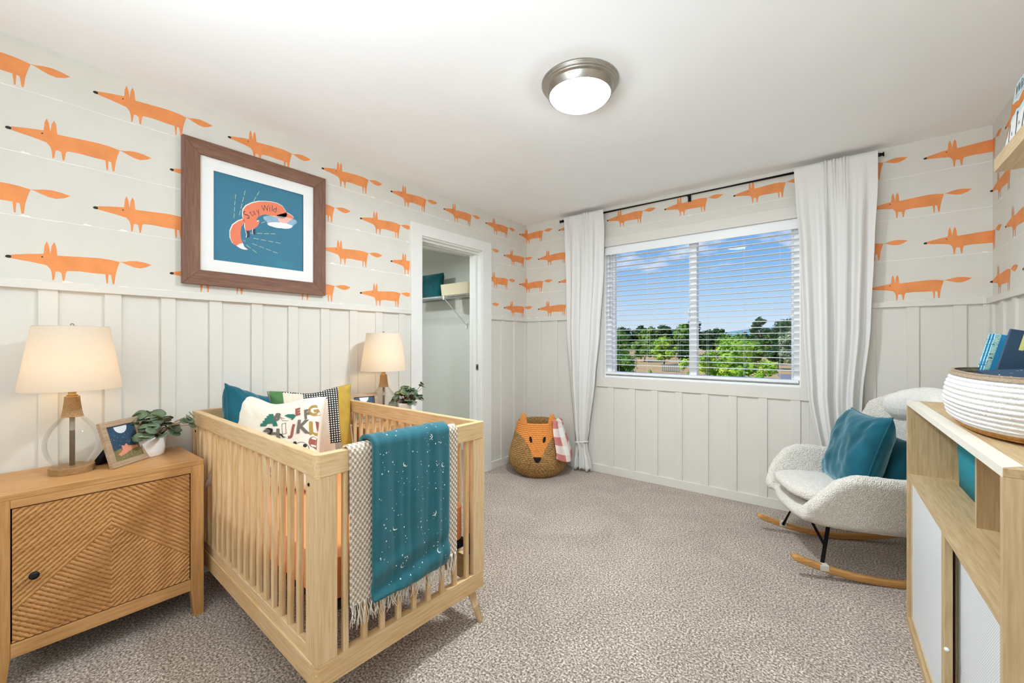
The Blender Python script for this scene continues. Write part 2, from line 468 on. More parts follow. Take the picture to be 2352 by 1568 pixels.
# closet door frame: casing, jambs, head
bm = bmesh.new()
box(bm, 0, .022, DY0 - .107, DY0, 0, DH + .09)
box(bm, 0, .022, DY1, DY1 + .122, 0, DH + .09)
box(bm, 0, .022, DY0, DY1, DH, DH + .09)
box(bm, -T, .004, DY0 - .002, DY0 + .008, 0, DH)
box(bm, -T, .004, DY1 - .008, DY1 + .002, 0, DH)
box(bm, -T, .004, DY0, DY1, DH - .012, DH + .002)
box(bm, -.09, -.07, DY0, DY1, DH - .035, DH - .01)
box(bm, -.045, -.03, DY0, DY1, DH - .03, DH - .01)
box(bm, -.09, -.055, DY1 - .02, DY1 - .006, 0, DH)
door = struct('door_1', bm, M_trim, bevel=.0015)
tag(door, 'white painted frame of the open closet doorway', 'door frame')
bm = bmesh.new(); prism(bm, rrect(.028, .055, .006, 3, -.04, .975), DY1 - .011, DY1 - .007, axis='y')
o = obj('strike_plate', bm, M_steel, door); o['label'] = 'small steel strike plate'
bm = bmesh.new(); box(bm, -.046, -.034, DY1 - .0125, DY1 - .0105, .962, .988); obj('latch_hole', bm, M_black, o)

# window frame, sashes, glass
bm = bmesh.new()
fy0, fy1 = .052, .125
box(bm, WX0, WX0 + .045, fy0, fy1, WZ0, WZ1); box(bm, WX1 - .045, WX1, fy0, fy1, WZ0, WZ1)
box(bm, WX0 + .045, WX1 - .045, fy0, fy1, WZ0, WZ0 + .045); box(bm, WX0 + .045, WX1 - .045, fy0, fy1, WZ1 - .045, WZ1)
box(bm, 1.637, 1.688, fy0 + .005, fy1, WZ0 + .045, WZ1 - .045)
box(bm, WX0 + .045, WX0 + .068, fy0 + .022, fy1 - .01, WZ0 + .045, WZ1 - .045)
box(bm, WX1 - .062, WX1 - .045, fy0 + .022, fy1 - .01, WZ0 + .045, WZ1 - .045)
box(bm, 1.624, 1.637, fy0 + .022, fy1 - .01, WZ0 + .045, WZ1 - .045)
win = struct('window_1', bm, M_white, bevel=.003)
tag(win, 'white two-pane sliding window behind the open blind', 'window')
G_pane = glass_mat('window_glass', (1, 1, 1, 1), .008)
for a, b in ((WX0 + .06, 1.632), (1.68, WX1 - .055)):
    obj('glass_pane', boxes((a, b, .088, .092, WZ0 + .04, WZ1 - .04)), G_pane, win)
o = obj('window_latch', boxes((1.624, 1.634, .045, .06, 1.42, 1.47)), M_white, win, bevel=.003)
struct('window_sill', boxes((WX0, WX1, -.006, .055, WZ0 - .005, WZ0 + .012)), M_white, bevel=.004)
bpy.data.objects['window_sill'].name = 'trim_7'
bm = boxes((WX0, WX0 + .006, 0, .06, WZ0, WZ1), (WX1 - .006, WX1, 0, .06, WZ0, WZ1), (WX0, WX1, 0, .06, WZ1 - .006, WZ1))
struct('trim_8', bm, M_white)
bm = bmesh.new()      # flat casing round the window, painted like the panelling
box(bm, WX0 - .075, WX0, -.02, 0, WZ0 - .092, WZ1); box(bm, WX1, WX1 + .05, -.02, 0, WZ0 - .092, WZ1)
box(bm, WX0, WX1, -.02, 0, WZ0 - .092, WZ0 - .004); box(bm, WX0 - .075, WX1 + .05, -.022, 0, WZ1, WZ1 + .085)
struct('trim_9', bm, M_wain, bevel=.0015)

# ------------------------------------------------------------------ ceiling light
cl = empty('ceiling_light', 'round flush ceiling light with brushed nickel ring and glowing white glass bowl', 'ceiling light', (1.645, -1.80, H))
bm = bmesh.new(); lathe(bm, [(.0, 0), (.182, 0), (.182, -.008), (.176, -.013), (.176, -.018), (.169, -.022), (.169, -.026), (.158, -.032), (.149, -.063), (.143, -.063), (.143, -.03), (0, -.03)], 64)
obj('nickel_ring', bm, M_chrome, cl, smooth=True, bevel=.0008, seg=1)
bm = bmesh.new(); lathe(bm, [(.1425, -.060), (.138, -.070), (.122, -.083), (.098, -.097), (.066, -.107), (.033, -.112), (0, -.1135)], 56)
obj('glass_bowl', bm, emis('lamp_bowl_glow', (.86, .94, 1, 1), 26), cl, smooth=True)

bd = bpy.data.lights.new('ceiling_light_bulbs', 'AREA'); bd.shape = 'DISK'; bd.size = .20; bd.energy = 36; bd.color = (.83, .925, 1)
bo = bpy.data.objects.new('ceiling_light_bulbs', bd); COL.objects.link(bo); bo.parent = cl; bo.location = (0, 0, -.1145)

# ------------------------------------------------------------------ nightstands with chevron doors
WA, WB = '#cc9c66', '#b08049'
Wn = {a: wood('honey_oak_' + a, WA, WB, a, .42, 3.0) for a in 'xyz'}
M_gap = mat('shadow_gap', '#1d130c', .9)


def nightstand(label, y):
    # local: x depth from wall 0..FD, y width centred, z up
    FD, HW, TZ = .385, .30, .683
    t = empty('nightstand', label, 'nightstand', (.015, y, 0), 0, 'chevron nightstands beside the crib')
    bm = bmesh.new(); prism(bm, rrect(2 * HW, FD, .006, 2, 0, FD / 2), TZ - .022, TZ)
    for v in bm.verts: v.co = Vector((v.co.y, v.co.x, v.co.z))
    obj('table_top', bm, Wn['y'], t, bevel=.003)
    # legs: square posts, tapered below the bottom rail
    for sx in (0, 1):
        for sy in (-1, 1):
            bm = bmesh.new(); x0, x1 = (FD - .045, FD) if sx else (0, .045); yo = sy * HW; yi = sy * (HW - .047)
            ring = lambda xa, xb, ya, yb, z: [bm.verts.new(p) for p in ((xa, ya, z), (xb, ya, z), (xb, yb, z), (xa, yb, z))]
            tp = .012
            r0 = ring(x0 + (tp if sx else 0), x1 - (0 if sx else tp), yo - sy * .000, yi + sy * tp, 0); r1 = ring(x0, x1, yo, yi, .118); r2 = ring(x0, x1, yo, yi, TZ - .022)
            for a, b in ((r0, r1), (r1, r2)):
                for i in range(4): bm.faces.new((a[i], a[(i + 1) % 4], b[(i + 1) % 4], b[i]))
            bm.faces.new(r0); bm.faces.new(r2)
            obj('leg', bm, Wn['z'], t, bevel=.002)
    obj('top_rail', boxes((FD - .03, FD - .001, -HW + .047, HW - .047, .632, TZ - .022)), Wn['y'], t, bevel=.0015)
    obj('bottom_rail', boxes((FD - .03, FD - .001, -HW + .047, HW - .047, .118, .166)), Wn['y'], t, bevel=.0015)
    obj('side_panel', boxes((.045, FD - .045, -HW + .004, -HW + .02, .118, TZ - .022)), Wn['z'], t)
    obj('side_panel', boxes((.045, FD - .045, HW - .02, HW - .004, .118, TZ - .022)), Wn['z'], t)
    obj('back_panel', boxes((.004, .014, -HW + .045, HW - .045, .118, TZ - .022)), Wn['z'], t)
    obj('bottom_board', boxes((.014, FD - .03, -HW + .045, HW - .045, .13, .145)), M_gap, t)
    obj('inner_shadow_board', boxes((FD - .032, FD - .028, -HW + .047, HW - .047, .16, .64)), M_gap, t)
    # chevron door as a height field
    bm = bmesh.new(); ny, nzz = 190, 170; y0, y1, z0, z1 = -.249, .249, .170, .628
    pit = .0178; P = {}
    apex = .488; sl = .218 / .25
    for i in range(ny + 1):
        for j in range(nzz + 1):
            yy = y0 + (y1 - y0) * i / ny; zz = z0 + (z1 - z0) * j / nzz
            if zz > apex - sl * abs(yy): q = (zz + sl * abs(yy) - apex) / pit
            else: q = (zz - sl * abs(yy) * .95 - apex) / pit
            h = .0062 * abs(math.sin(PI * q)) ** .6
            P[i, j] = bm.verts.new((FD - .0095 + h, yy, zz))
    for i in range(ny):
        for j in range(nzz): bm.faces.new((P[i, j], P[i + 1, j], P[i + 1, j + 1], P[i, j + 1]))
    box(bm, FD - .027, FD - .0095, y0, y1, z0, z1)
    d = obj('door', bm, wood('door_oak', '#c8965c', '#a8743f', 'y', .42, 3.0, soft=.03), t)
    bm = bmesh.new(); lathe(bm, [(0, 0), (.006, 0), (.006, .012), (.0125, .014), (.0135, .019), (.0125, .024), (0, .026)], 24)
    for v in bm.verts: v.co = Vector((FD - .005 + v.co.z, -.2 + v.co.x, .387 + v.co.y))
    obj('knob', bm, M_black, d, smooth=True)
    return t


ns1 = nightstand('honey oak nightstand with chevron door at the left edge, under the large glass lamp', -3.259)
ns2 = copy_tree(ns1); ns2.location = (.015, -1.835, 0)
ns2['label'] = 'honey oak nightstand half hidden behind the crib, beside the closet doorway'

# ------------------------------------------------------------------ table lamps
Z1 = .683
M_globe = glass_mat('clear_lamp_glass', (.985, .99, .985, 1), .075)
M_rope = mat('rope_wrap', '#b89468', .85, .32, 170, 1.0, 200, stretch=(1, 1, 3))
M_brass = mat('aged_brass', '#a98a55', .4, .1, 60, metal=.6)
m, n, l, b = new_mat('linen_shade'); MATS['linen_shade'] = m
t_ = n.new('ShaderNodeTexCoord'); z_ = n.new('ShaderNodeTexNoise'); z_.inputs['Scale'].default_value = 90; mpn = n.new('ShaderNodeMapping'); mpn.inputs['Scale'].default_value = (1, 1, 6); l.new(t_.outputs['Object'], mpn.inputs[0]); l.new(mpn.outputs[0], z_.inputs['Vector'])
r_ = n.new('ShaderNodeValToRGB'); r_.color_ramp.elements[0].color = srgb('#e6dccb'); r_.color_ramp.elements[1].color = srgb('#f3ece0'); l.new(z_.outputs['Fac'], r_.inputs[0])
df = n.new('ShaderNodeBsdfDiffuse'); tl = n.new('ShaderNodeBsdfTranslucent'); mi = n.new('ShaderNodeMixShader'); mi.inputs[0].default_value = .42
l.new(r_.outputs[0], df.inputs[0]); l.new(r_.outputs[0], tl.inputs[0]); l.new(df.outputs[0], mi.inputs[1]); l.new(tl.outputs[0], mi.inputs[2]); l.new(mi.outputs[0], n['Material Output'].inputs[0])
M_shade = m
M_bulb = emis('bulb_glow', (1, .76, .50, 1), 24)


def table_lamp(label, x, y):
    t = empty('table_lamp', label, 'lamp', (x, y, Z1), 0, 'glass table lamps on the nightstands')
    bm = bmesh.new(); lathe(bm, [(0, 0), (.066, 0), (.067, .002), (.067, .024), (.065, .026), (0, .026)], 96)
    obj('base', bm, wood('lamp_base_wood', '#a88559', '#8a6b45', 'x', .45), t)
    bm = bmesh.new(); lathe(bm, [(.045, .0265), (.058, .042), (.075, .068), (.0835, .105), (.082, .135), (.072, .168), (.052, .2), (.036, .218), (.031, .226)], 48)
    obj('glass_globe', bm, M_globe, t, smooth=True)
    bm = bmesh.new(); tube(bm, [(0, 0, .022), (0, 0, .31)], .008, 14); obj('rod', bm, mat('lamp_rod', '#a89c8c', .35, metal=.4), t, smooth=True)
    prof = []
    for i in range(49):
        z = .222 + .082 * i / 48; tt = i / 48
        r = .0335 - .0125 * tt ** .55 + .0018 * abs(math.sin(PI * tt * 15))
        prof.append((r, z))
    bm = bmesh.new(); lathe(bm, [(0, .222)] + prof + [(0, .304)], 32); obj('rope_neck', bm, M_rope, t, smooth=True)
    bm = bmesh.new(); lathe(bm, [(0, .304), (.017, .304), (.017, .309), (.0115, .311), (.0125, .318), (.0115, .322), (.0115, .35), (0, .35)], 24); obj('socket', bm, M_brass, t, smooth=True)
    bm = bmesh.new(); lathe(bm, [(.148, .332), (.149, .336), (.1115, .58), (.1105, .584), (.1095, .58), (.147, .336), (.148, .332)], 64)
    obj('lamp_shade', bm, M_shade, t, smooth=True)
    bm = bmesh.new(); tube(bm, [(-.11, 0, .575), (.11, 0, .575)], .0015, 6); tube(bm, [(0, -.11, .575), (0, .11, .575)], .0015, 6)
    tube(bm, [(0, 0, .345), (.04, 0, .40), (.04, 0, .55), (0, 0, .578)], .0015, 6); tube(bm, [(0, 0, .345), (-.04, 0, .40), (-.04, 0, .55), (0, 0, .578)], .0015, 6)
    obj('shade_harp', bm, M_chrome, t, smooth=True)
    bm = bmesh.new(); lathe(bm, [(0, .578), (.006, .58), (.008, .586), (.005, .594), (0, .597)], 14); obj('finial', bm, M_chrome, t, smooth=True)
    bm = bmesh.new(); lathe(bm, [(.0, .36), (.012, .362), (.014, .385), (.027, .42), (.029, .44), (.022, .462), (0, .47)], 24); obj('bulb', bm, M_bulb, t, smooth=True)
    return t


lamp1 = table_lamp('clear glass globe lamp with rope neck and linen shade on the left nightstand', .20, -3.347)
lamp2 = copy_tree(lamp1); lamp2.location = (.20, -1.892, Z1)
lamp2['label'] = 'smaller looking glass lamp with glowing linen shade behind the crib, beside the closet'

# ------------------------------------------------------------------ small easel photo frames
M_fr = wood('driftwood', '#b79f85', '#94795c', 'y', .6, 3)
M_night = mat('night_sky_print', '#34506a', .4, .2, 14)
M_moon = mat('moon_print', '#e9eef4', .5)
M_grass = mat('meadow_print', '#837a4e', .6, .25, 90)
M_salmon = mat('salmon_print', '#e39a80', .6, .1, 60)
M_star = mat('star_print', '#cfe0ea', .6)


def photo_frame(label, x, y, rz, lean=17):
    # local: frame lies in the y-z plane facing +x, tilted back
    t = empty('photo_frame', label, 'picture frame', (x, y, Z1 + .002), rz, 'easel photo frames on the nightstands')
    w, h, th, bw = .182, .195, .016, .0235
    R = Matrix.Rotation(-math.radians(lean), 4, 'Y')
    bm = bmesh.new()
    for b_ in ((-th, 0, -w / 2, w / 2, 0, bw), (-th, 0, -w / 2, w / 2, h - bw, h), (-th, 0, -w / 2, -w / 2 + bw, bw, h - bw), (-th, 0, w / 2 - bw, w / 2, bw, h - bw)): box(bm, *b_)
    bmesh.ops.transform(bm, matrix=R, verts=bm.verts); obj('moulding', bm, M_fr, t, bevel=.001, seg=1)
    rng = random.Random(3); W2 = w / 2 - bw; H0, H1 = bw, h - bw
    fn = lambda o_: (lambda u, v: R @ Vector((-.008 + o_, u, v)))
    bm = bmesh.new()
    flat(bm, [(-W2, H0), (W2, H0), (W2, H1), (-W2, H1)], fn(0), 0)
    flat(bm, [(-W2, H0), (W2, H0), (W2, H0 + .052), (.02, H0 + .046), (-.02, H0 + .05), (-W2, H0 + .044)], fn(.0004), 1)
    mn = [(.0 + .031 * math.cos(a), H1 - .004 + .031 * math.sin(a)) for a in [PI + PI * i / 14 for i in range(15)]]
    mn = [(a, min(b_, H1)) for a, b_ in mn]; flat(bm, mn, fn(.0004), 2)
    flat(bm, [(-.045, H0 + .028), (-.03, H0 + .034), (-.018, H0 + .044), (-.02, H0 + .062), (-.006, H0 + .058), (.004, H0 + .066), (.012, H0 + .054), (.035, H0 + .05), (.052, H0 + .046), (.06, H0 + .04), (.03, H0 + .036), (.01, H0 + .03), (-.01, H0 + .024), (-.035, H0 + .018)], fn(.0008), 3)
    for _ in range(34):
        flat(bm, disc2(rng.uniform(-W2 + .004, W2 - .004), rng.uniform(H0 + .062, H1 - .04), rng.uniform(.0006, .0014), 6), fn(.0004), 4)
    for _ in range(60):
        flat(bm, disc2(rng.uniform(-W2 + .004, W2 - .004), rng.uniform(H0 + .002, H0 + .03), rng.uniform(.0006, .0014), 5), fn(.0008), 5)
    obj('print', bm, [M_night, M_grass, M_moon, M_salmon, M_star, mat('seed_print', '#c3b98c', .6)], t)
    bm = boxes((-.006, -.0055, -W2, W2, H0, H1)); bmesh.ops.transform(bm, matrix=R, verts=bm.verts); obj('glazing', bm, glass_mat('frame_glass', (1, 1, 1, 1), .06), t)
    bm = boxes((-th - .002, -th, -w / 2 + .01, w / 2 - .01, .01, h - .01)); bmesh.ops.transform(bm, matrix=R, verts=bm.verts); obj('backing', bm, M_black, t)
    p = R @ Vector((-th - .002, 0, .13)); bm = bmesh.new()
    prism(bm, [(p.x, p.z), (p.x + .003, p.z), (-.118, 0), (-.135, 0), (-.1325, .02)], -.03, .03, axis='y')
    for v in bm.verts: v.co = Vector((v.co.x, v.co.y, v.co.z))
    obj('easel_stand', bm, M_black, t)
    return t


pf1 = photo_frame('wooden easel frame with moonlit night print on the left nightstand', .235, -3.1685, math.atan2(.648, .763))
pf2 = copy_tree(pf1); pf2.location = (.22, -2.03, Z1 + .002); pf2.rotation_euler.z = math.radians(-12)
pf2['label'] = 'wooden easel frame behind the crib rail, left of the smaller lamp'

# ------------------------------------------------------------------ potted plants
M_pot = mat('white_ceramic', '#efeeec', .35)
M_soil = mat('potting_soil', '#3d2c20', .95, .3, 200)
M_leaf = mat('peperomia_leaf', '#5d7158', .45, .25, 26, .3, 60)
M_leaf2 = mat('pale_leaf', '#8f9f76', .5, .2, 30, .3, 60)
M_stem = mat('reddish_stem', '#8a6a4c', .6)


def plant(label, x, y, seed, spray=()):
    t = empty('potted_plant', label, 'potted plant', (x, y, Z1), 0, 'round leaved plants in white pots')
    bm = bmesh.new(); lathe(bm, [(0, 0), (.06, 0), (.063, .004), (.070, .088), (.066, .09), (.064, .08), (0, .078)], 44)
    obj('pot', bm, M_pot, t, smooth=True)
    bm = bmesh.new(); lathe(bm, [(.0645, .0785), (.03, .082), (0, .083)], 24); obj('soil', bm, M_soil, t, smooth=True)
    rng = random.Random(seed); bs = bmesh.new(); bl = bmesh.new()
    tips = []
    for i in range(64):
        a = rng.uniform(0, 2 * PI); rr = rng.uniform(0, 1) ** .6
        tips.append((Vector((rr * .108 * math.cos(a), rr * .108 * math.sin(a), .100 + .092 * (1 - rr * rr) + rng.uniform(-.012, .012))), rng.uniform(.020, .032)))
    for s in spray: tips.append((Vector(s[:3]), s[3]))
    for tip, r in tips:
        d = tip - Vector((tip.x * .25, tip.y * .25, .08))
        base = Vector((tip.x * .25, tip.y * .25, .08))
        mid = base + d * .5 + Vector((0, 0, .02))
        tube(bs, [base, mid, tip], [.0017, .0014, .001], 5)
        nrm = (Vector((tip.x, tip.y, 0)) * 5 + Vector((rng.uniform(-.5, .5), rng.uniform(-.5, .5), rng.uniform(.35, 1.0)))).normalized()
        a, b = frame_of(nrm); mi_ = 1 if rng.random() < .2 else 0
        c0 = bl.verts.new(tip - nrm * .002); ring1 = []; ring2 = []
        for k in range(12):
            an = 2 * PI * k / 12; rad = r * (1 + .12 * math.cos(an)); p = (a * math.cos(an) * rad + b * math.sin(an) * rad * .9)
            ring1.append(bl.verts.new(tip + p * .55 + nrm * .0004)); ring2.append(bl.verts.new(tip + p + nrm * (-.003 if abs(math.cos(an)) > .8 else .0006)))
        for k in range(12):
            f = bl.faces.new((c0, ring1[k], ring1[(k + 1) % 12])); f.material_index = mi_
            f = bl.faces.new((ring1[k], ring2[k], ring2[(k + 1) % 12], ring1[(k + 1) % 12])); f.material_index = mi_
    obj('stems', bs, M_stem, t, smooth=True); obj('foliage', bl, [M_leaf, M_leaf2], t, smooth=True, solid=.0009)
    return t


plant('round leaved plant in white pot behind the moonlit frame, near the crib corner', .115, -3.10, 5, [(.08, .125, .15, .023), (.10, .14, .155, .022), (.085, .148, .178, .022), (.11, .13, .17, .02), (.095, .15, .13, .02)])
plant('round leaved plant in white pot in front of the closet door casing', .16, -1.665, 9, [(.03, .10, .205, .020), (.02, .118, .218, .020), (.03, .125, .195, .016)])

# ------------------------------------------------------------------ framed fox print on the left wall
art = empty('framed_print', 'large brown wooden frame with blue fox print hanging above the crib', 'picture', (.0015, -2.577, 1.877))
M_walnut = wood('walnut_frame', '#8a6653', '#6b4a3a', 'y', .55, 4)
w2, h2, bw = .371, .374, .075
bm = bmesh.new()
prism(bm, [(-w2, -h2), (w2, -h2), (w2 - bw, -h2 + bw), (-w2 + bw, -h2 + bw)], .002, .03, axis='x')
obj('moulding', bm, M_walnut, art, bevel=.0015); bm = bmesh.new()
prism(bm, [(-w2, h2), (w2, h2), (w2 - bw, h2 - bw), (-w2 + bw, h2 - bw)], .002, .03, axis='x')
obj('moulding', bm, M_walnut, art, bevel=.0015)
bm = bmesh.new()
prism(bm, [(-w2, -h2), (-w2, h2), (-w2 + bw, h2 - bw), (-w2 + bw, -h2 + bw)], .002, .03, axis='x')
obj('moulding', bm, wood('walnut_frame_z', '#8a6653', '#6b4a3a', 'z', .55, 4), art, bevel=.0015); bm = bmesh.new()
prism(bm, [(w2, -h2), (w2, h2), (w2 - bw, h2 - bw), (w2 - bw, -h2 + bw)], .002, .03, axis='x')
obj('moulding', bm, wood('walnut_frame_z', '#8a6653', '#6b4a3a', 'z', .55, 4), art, bevel=.0015)
bm = bmesh.new(); a, b_ = w2 - bw + .003, h2 - bw + .003; c, d = .235, .236
for q in ((.016, .018, -a, a, -b_, -d), (.016, .018, -a, a, d, b_), (.016, .018, -a, -c, -d, d), (.016, .018, c, a, -d, d)): box(bm, *q)
obj('mat_board', bm, mat('mat_board', '#f3f3f1', .8), art)
A_body = [(-0.092, 0.004), (-0.096, 0.033), (-0.094, 0.063), (-0.079, 0.089), (-0.047, 0.114), (-0.015, 0.13), (0.018, 0.14), (0.051, 0.145), (0.085, 0.146), (0.115, 0.136), (0.135, 0.109), (0.141, 0.089), (0.125, 0.064), (0.08, 0.064), (0.041, 0.065), (0.018, 0.065), (-0.001, 0.055), (-0.02, 0.041), (-0.027, 0.024), (-0.024, 0.014), (-0.010, 0.022), (-0.013, 0.007), (-0.024, -0.016), (-0.043, -0.03), (-0.056, -0.04), (-0.07, -0.048), (-0.081, -0.048), (-0.085, -0.034), (-0.085, -0.014)]
A_head = [(0.08, 0.075), (0.135, 0.104), (0.151, 0.1), (0.172, 0.091), (0.18, 0.082), (0.156, 0.061), (0.135, 0.037), (0.134, 0.018), (0.123, 0.016), (0.108, 0.028), (0.093, 0.046)]
A_tail = [(-0.09, 0.012), (-0.118, -0.005), (-0.144, -0.032), (-0.157, -0.069), (-0.156, -0.107), (-0.144, -0.134), (-0.127, -0.143), (-0.114, -0.131), (-0.096, -0.121), (-0.105, -0.097), (-0.107, -0.063), (-0.103, -0.033), (-0.088, -0.005)]
A_tip = [(-0.127, -0.143), (-0.114, -0.13), (-0.096, -0.121), (-0.088, -0.141), (-0.07, -0.154), (-0.088, -0.157), (-0.107, -0.154)]
A_legs = [[(-0.081, -0.048), (-0.064, -0.047), (-0.061, -0.069), (-0.063, -0.084), (-0.078, -0.088), (-0.075, -0.072)], [(-0.045, -0.033), (-0.033, -0.028), (-0.031, -0.048), (-0.033, -0.062), (-0.043, -0.063), (-0.047, -0.049)], [(0.037, 0.033), (0.053, 0.032), (0.056, 0.02), (0.041, 0.008), (0.033, 0.012)]]
A_rays = [((-0.131, 0.139), (-0.14, -0.002)), ((-0.084, 0.174), (-0.115, 0.018)), ((-0.012, 0.189), (-0.046, 0.116)), ((-0.059, -0.059), (0.085, -0.034)), ((-0.043, -0.084), (0.114, -0.086)), ((-0.094, -0.106), (-0.079, -0.11)), ((-0.05, -0.115), (0.097, -0.150)), ((-0.079, -0.128), (-0.017, -0.17)), ((-0.001, 0.012), (0.027, 0.027))]
bm = bmesh.new(); A_ = lambda o_: (lambda u, v: (.012 + o_, u, v))
box(bm, .006, .012, -c - .005, c + .005, -d - .005, d + .005, 0)
grow = lambda P, k: [(x + (-.004 if x < 0 else .000) * k, y + .0035 * k) for x, y in P]
for P in (A_body, A_tail, A_head): flat(bm, grow(P, 1), A_(.0004), 2)
for P in A_legs: flat(bm, [(x - .003, y) for x, y in P], A_(.0004), 2)
for P in (A_body, A_tail, A_head): flat(bm, P, A_(.0008), 1)
for P in A_legs: flat(bm, P, A_(.0009), 3)
flat(bm, A_tip, A_(.0012), 2)
for p, q in A_rays:
    p, q = Vector(p), Vector(q); n_ = max(1, int((q - p).length / .034))
    for i in range(n_):
        flat(bm, line2(p + (q - p) * (i / n_), p + (q - p) * ((i + .72) / n_), .0022), A_(.0006), 4)
for ch, (x, y), an, sz in (('S', (-.078, .036), .75, .062), ('t', (-.056, .052), .7, .05), ('a', (-.041, .062), .55, .046), ('y', (-.021, .074), .5, .05), ('W', (.018, .099), .25, .05), ('i', (.043, .106), .1, .055), ('l', (.055, .108), .05, .055), ('d', (.071, .105), -.05, .052)):
    text_on(bm, ch, sz, A_(.0014), 3, (x, y), an, -.0006, .1, sx=.8)
flat(bm, [(.079, -.19), (.176, -.19), (.176, -.222), (.079, -.222)], A_(.0004), 5)
obj('print', bm, [mat('teal_print', '#2f7894', .55, .03, 3), mat('orange_print', '#ee8460', .6, .04, 30), mat('white_print', '#f4f2ee', .6), mat('navy_print', '#2c3d50', .6), mat('straw_print', '#cfd8a8', .6), mat('teal_print_b', '#2f8398', .55)], art)
obj('glazing', boxes((.0195, .021, -a, a, -b_, b_)), glass_mat('art_glass', (1, 1, 1, 1), .04), art)
obj('backing', boxes((.0, .006, -w2 + .02, w2 - .02, -h2 + .02, h2 - .02)), M_black, art)

# ------------------------------------------------------------------ closet contents
M_wire = mat('white_wire', '#eeeeea', .4)
ws = empty('wire_shelf', 'white wire shelf with diagonal bracket inside the closet', 'shelf', (0, 0, 1.675))
bm = bmesh.new(); yb, yf = -.205, -.55; zt = .022
for z in (zt, zt - .028): tube(bm, [(-1.85, yf, z), (-.16, yf, z)], .0045, 6)
tube(bm, [(-1.85, (yb + yf) / 2, zt - .004), (-.16, (yb + yf) / 2, zt - .004)], .003, 6); tube(bm, [(-1.85, yb - .004, zt - .004), (-.16, yb - .004, zt - .004)], .003, 6)
x = -1.84
while x < -.16:
    tube(bm, [(x, yb, zt), (x, yf, zt), (x, yf, zt - .028)] if int(round((x + 1.84) / .025)) % 6 == 0 else [(x, yb, zt), (x, yf, zt)], .0017, 5); x += .025
obj('wires', bm, M_wire, ws, smooth=True)
for x in (-.68, -1.45):
    bm = bmesh.new(); tube(bm, [(x, yf + .01, zt - .028), (x, yb - .008, -.27)], .006, 8); box(bm, x - .01, x + .01, yb - .006, yb, -.31, -.25); box(bm, x - .007, x + .007, yf - .004, yf + .012, zt - .04, zt)
    obj('bracket', bm, M_wire, ws)

# ------------------------------------------------------------------ soft goods helpers
def pillow_fn(w, h, T_, k=.09, seed=0, wr=.006, chop=0, slump=0):
    def P(s, t, side):
        x = s * w / 2 * (1 - k * (1 - t * t)) * (1 + (slump * (1 - t) / 2 if s > 0 else 0)); y = t * h / 2 * (1 - k * (1 - s * s)) - chop * math.exp(-(s / .42) ** 2) * max(0, (t + .2) / 1.2) ** 1.5
        e_ = max(0, (1 - s ** 4)) * max(0, (1 - t ** 4))
        z = side * T_ / 2 * e_ ** .42
        if e_ > 0:
            q = noise.noise(Vector((s * 2.1 + seed, t * 2.1, seed * 1.7 + side * 3))) + .5 * noise.noise(Vector((s * 5 + seed, t * 3 + s, side * 2 + seed)))
            z += side * wr * 1.6 * q * e_ ** .3
            # creases running out of the corners
            c_ = abs(s) * abs(t); z -= side * wr * .9 * c_ * abs(math.sin(9 * (abs(s) - abs(t)) + seed))
        return Vector((x, y, z))
    return P


def pillow(name, label, cat, c, hd, vd, w, h, T_, mats, pick=None, decor=None, seed=0, k=.09, n=36, piping=None, wr=.006, parent=None, chop=0, slump=0):
    P = pillow_fn(w, h, T_, k, seed, wr, chop, slump); bm = bmesh.new(); V = {}
    for side in (1, -1):
        for i in range(n + 1):
            for j in range(n + 1):
                s = math.sin(PI / 2 * (2 * i / n - 1)) * .75 + .25 * (2 * i / n - 1); t = math.sin(PI / 2 * (2 * j / n - 1)) * .75 + .25 * (2 * j / n - 1)
                if side == -1 and (i in (0, n) or j in (0, n)): V[side, i, j] = V[1, i, j]; continue
                V[side, i, j] = bm.verts.new(P(s, t, side))
        for i in range(n):
            for j in range(n):
                q = [V[side, i, j], V[side, i + 1, j], V[side, i + 1, j + 1], V[side, i, j + 1]]
                try: f = bm.faces.new(q if side == 1 else q[::-1])
                except ValueError: continue
                f.smooth = True
                if pick: f.material_index = pick(2 * (i + .5) / n - 1, 2 * (j + .5) / n - 1, side)
    if decor: decor(bm, lambda off: (lambda u, v: P(max(-.995, min(.995, 2 * u / w / (1 - k * (1 - min(1, (2 * v / h) ** 2))))), max(-.995, min(.995, 2 * v / h / (1 - k * (1 - min(1, (2 * u / w) ** 2))))), 1) + Vector((0, 0, off))))
    hd = Vector(hd).normalized(); nn = hd.cross(Vector(vd)).normalized(); vd = nn.cross(hd)
    me = bpy.data.meshes.new(name); bm.to_mesh(me); bm.free()
    for m_ in mats: me.materials.append(m_)
    o = bpy.data.objects.new(name, me); COL.objects.link(o)
    o.matrix_world = Matrix.Translation(Vector(c)) @ Matrix((hd, vd, nn)).transposed().to_4x4()
    if parent is not None: o.parent = parent
    if label: tag(o, label, cat)
    if piping:
        pts = []
        for i in range(4 * n):
            a_, b_ = divmod(i, n); f_ = 2 * b_ / n - 1
            s, t = [(f_, -1), (1, f_), (-f_, 1), (-1, -f_)][a_]; pts.append(P(s, t, 1))
        pts.append(pts[0]); bm = bmesh.new(); tube(bm, pts, .0035, 6, cap=False)
        obj('piping', bm, piping, o, smooth=True)
    return o


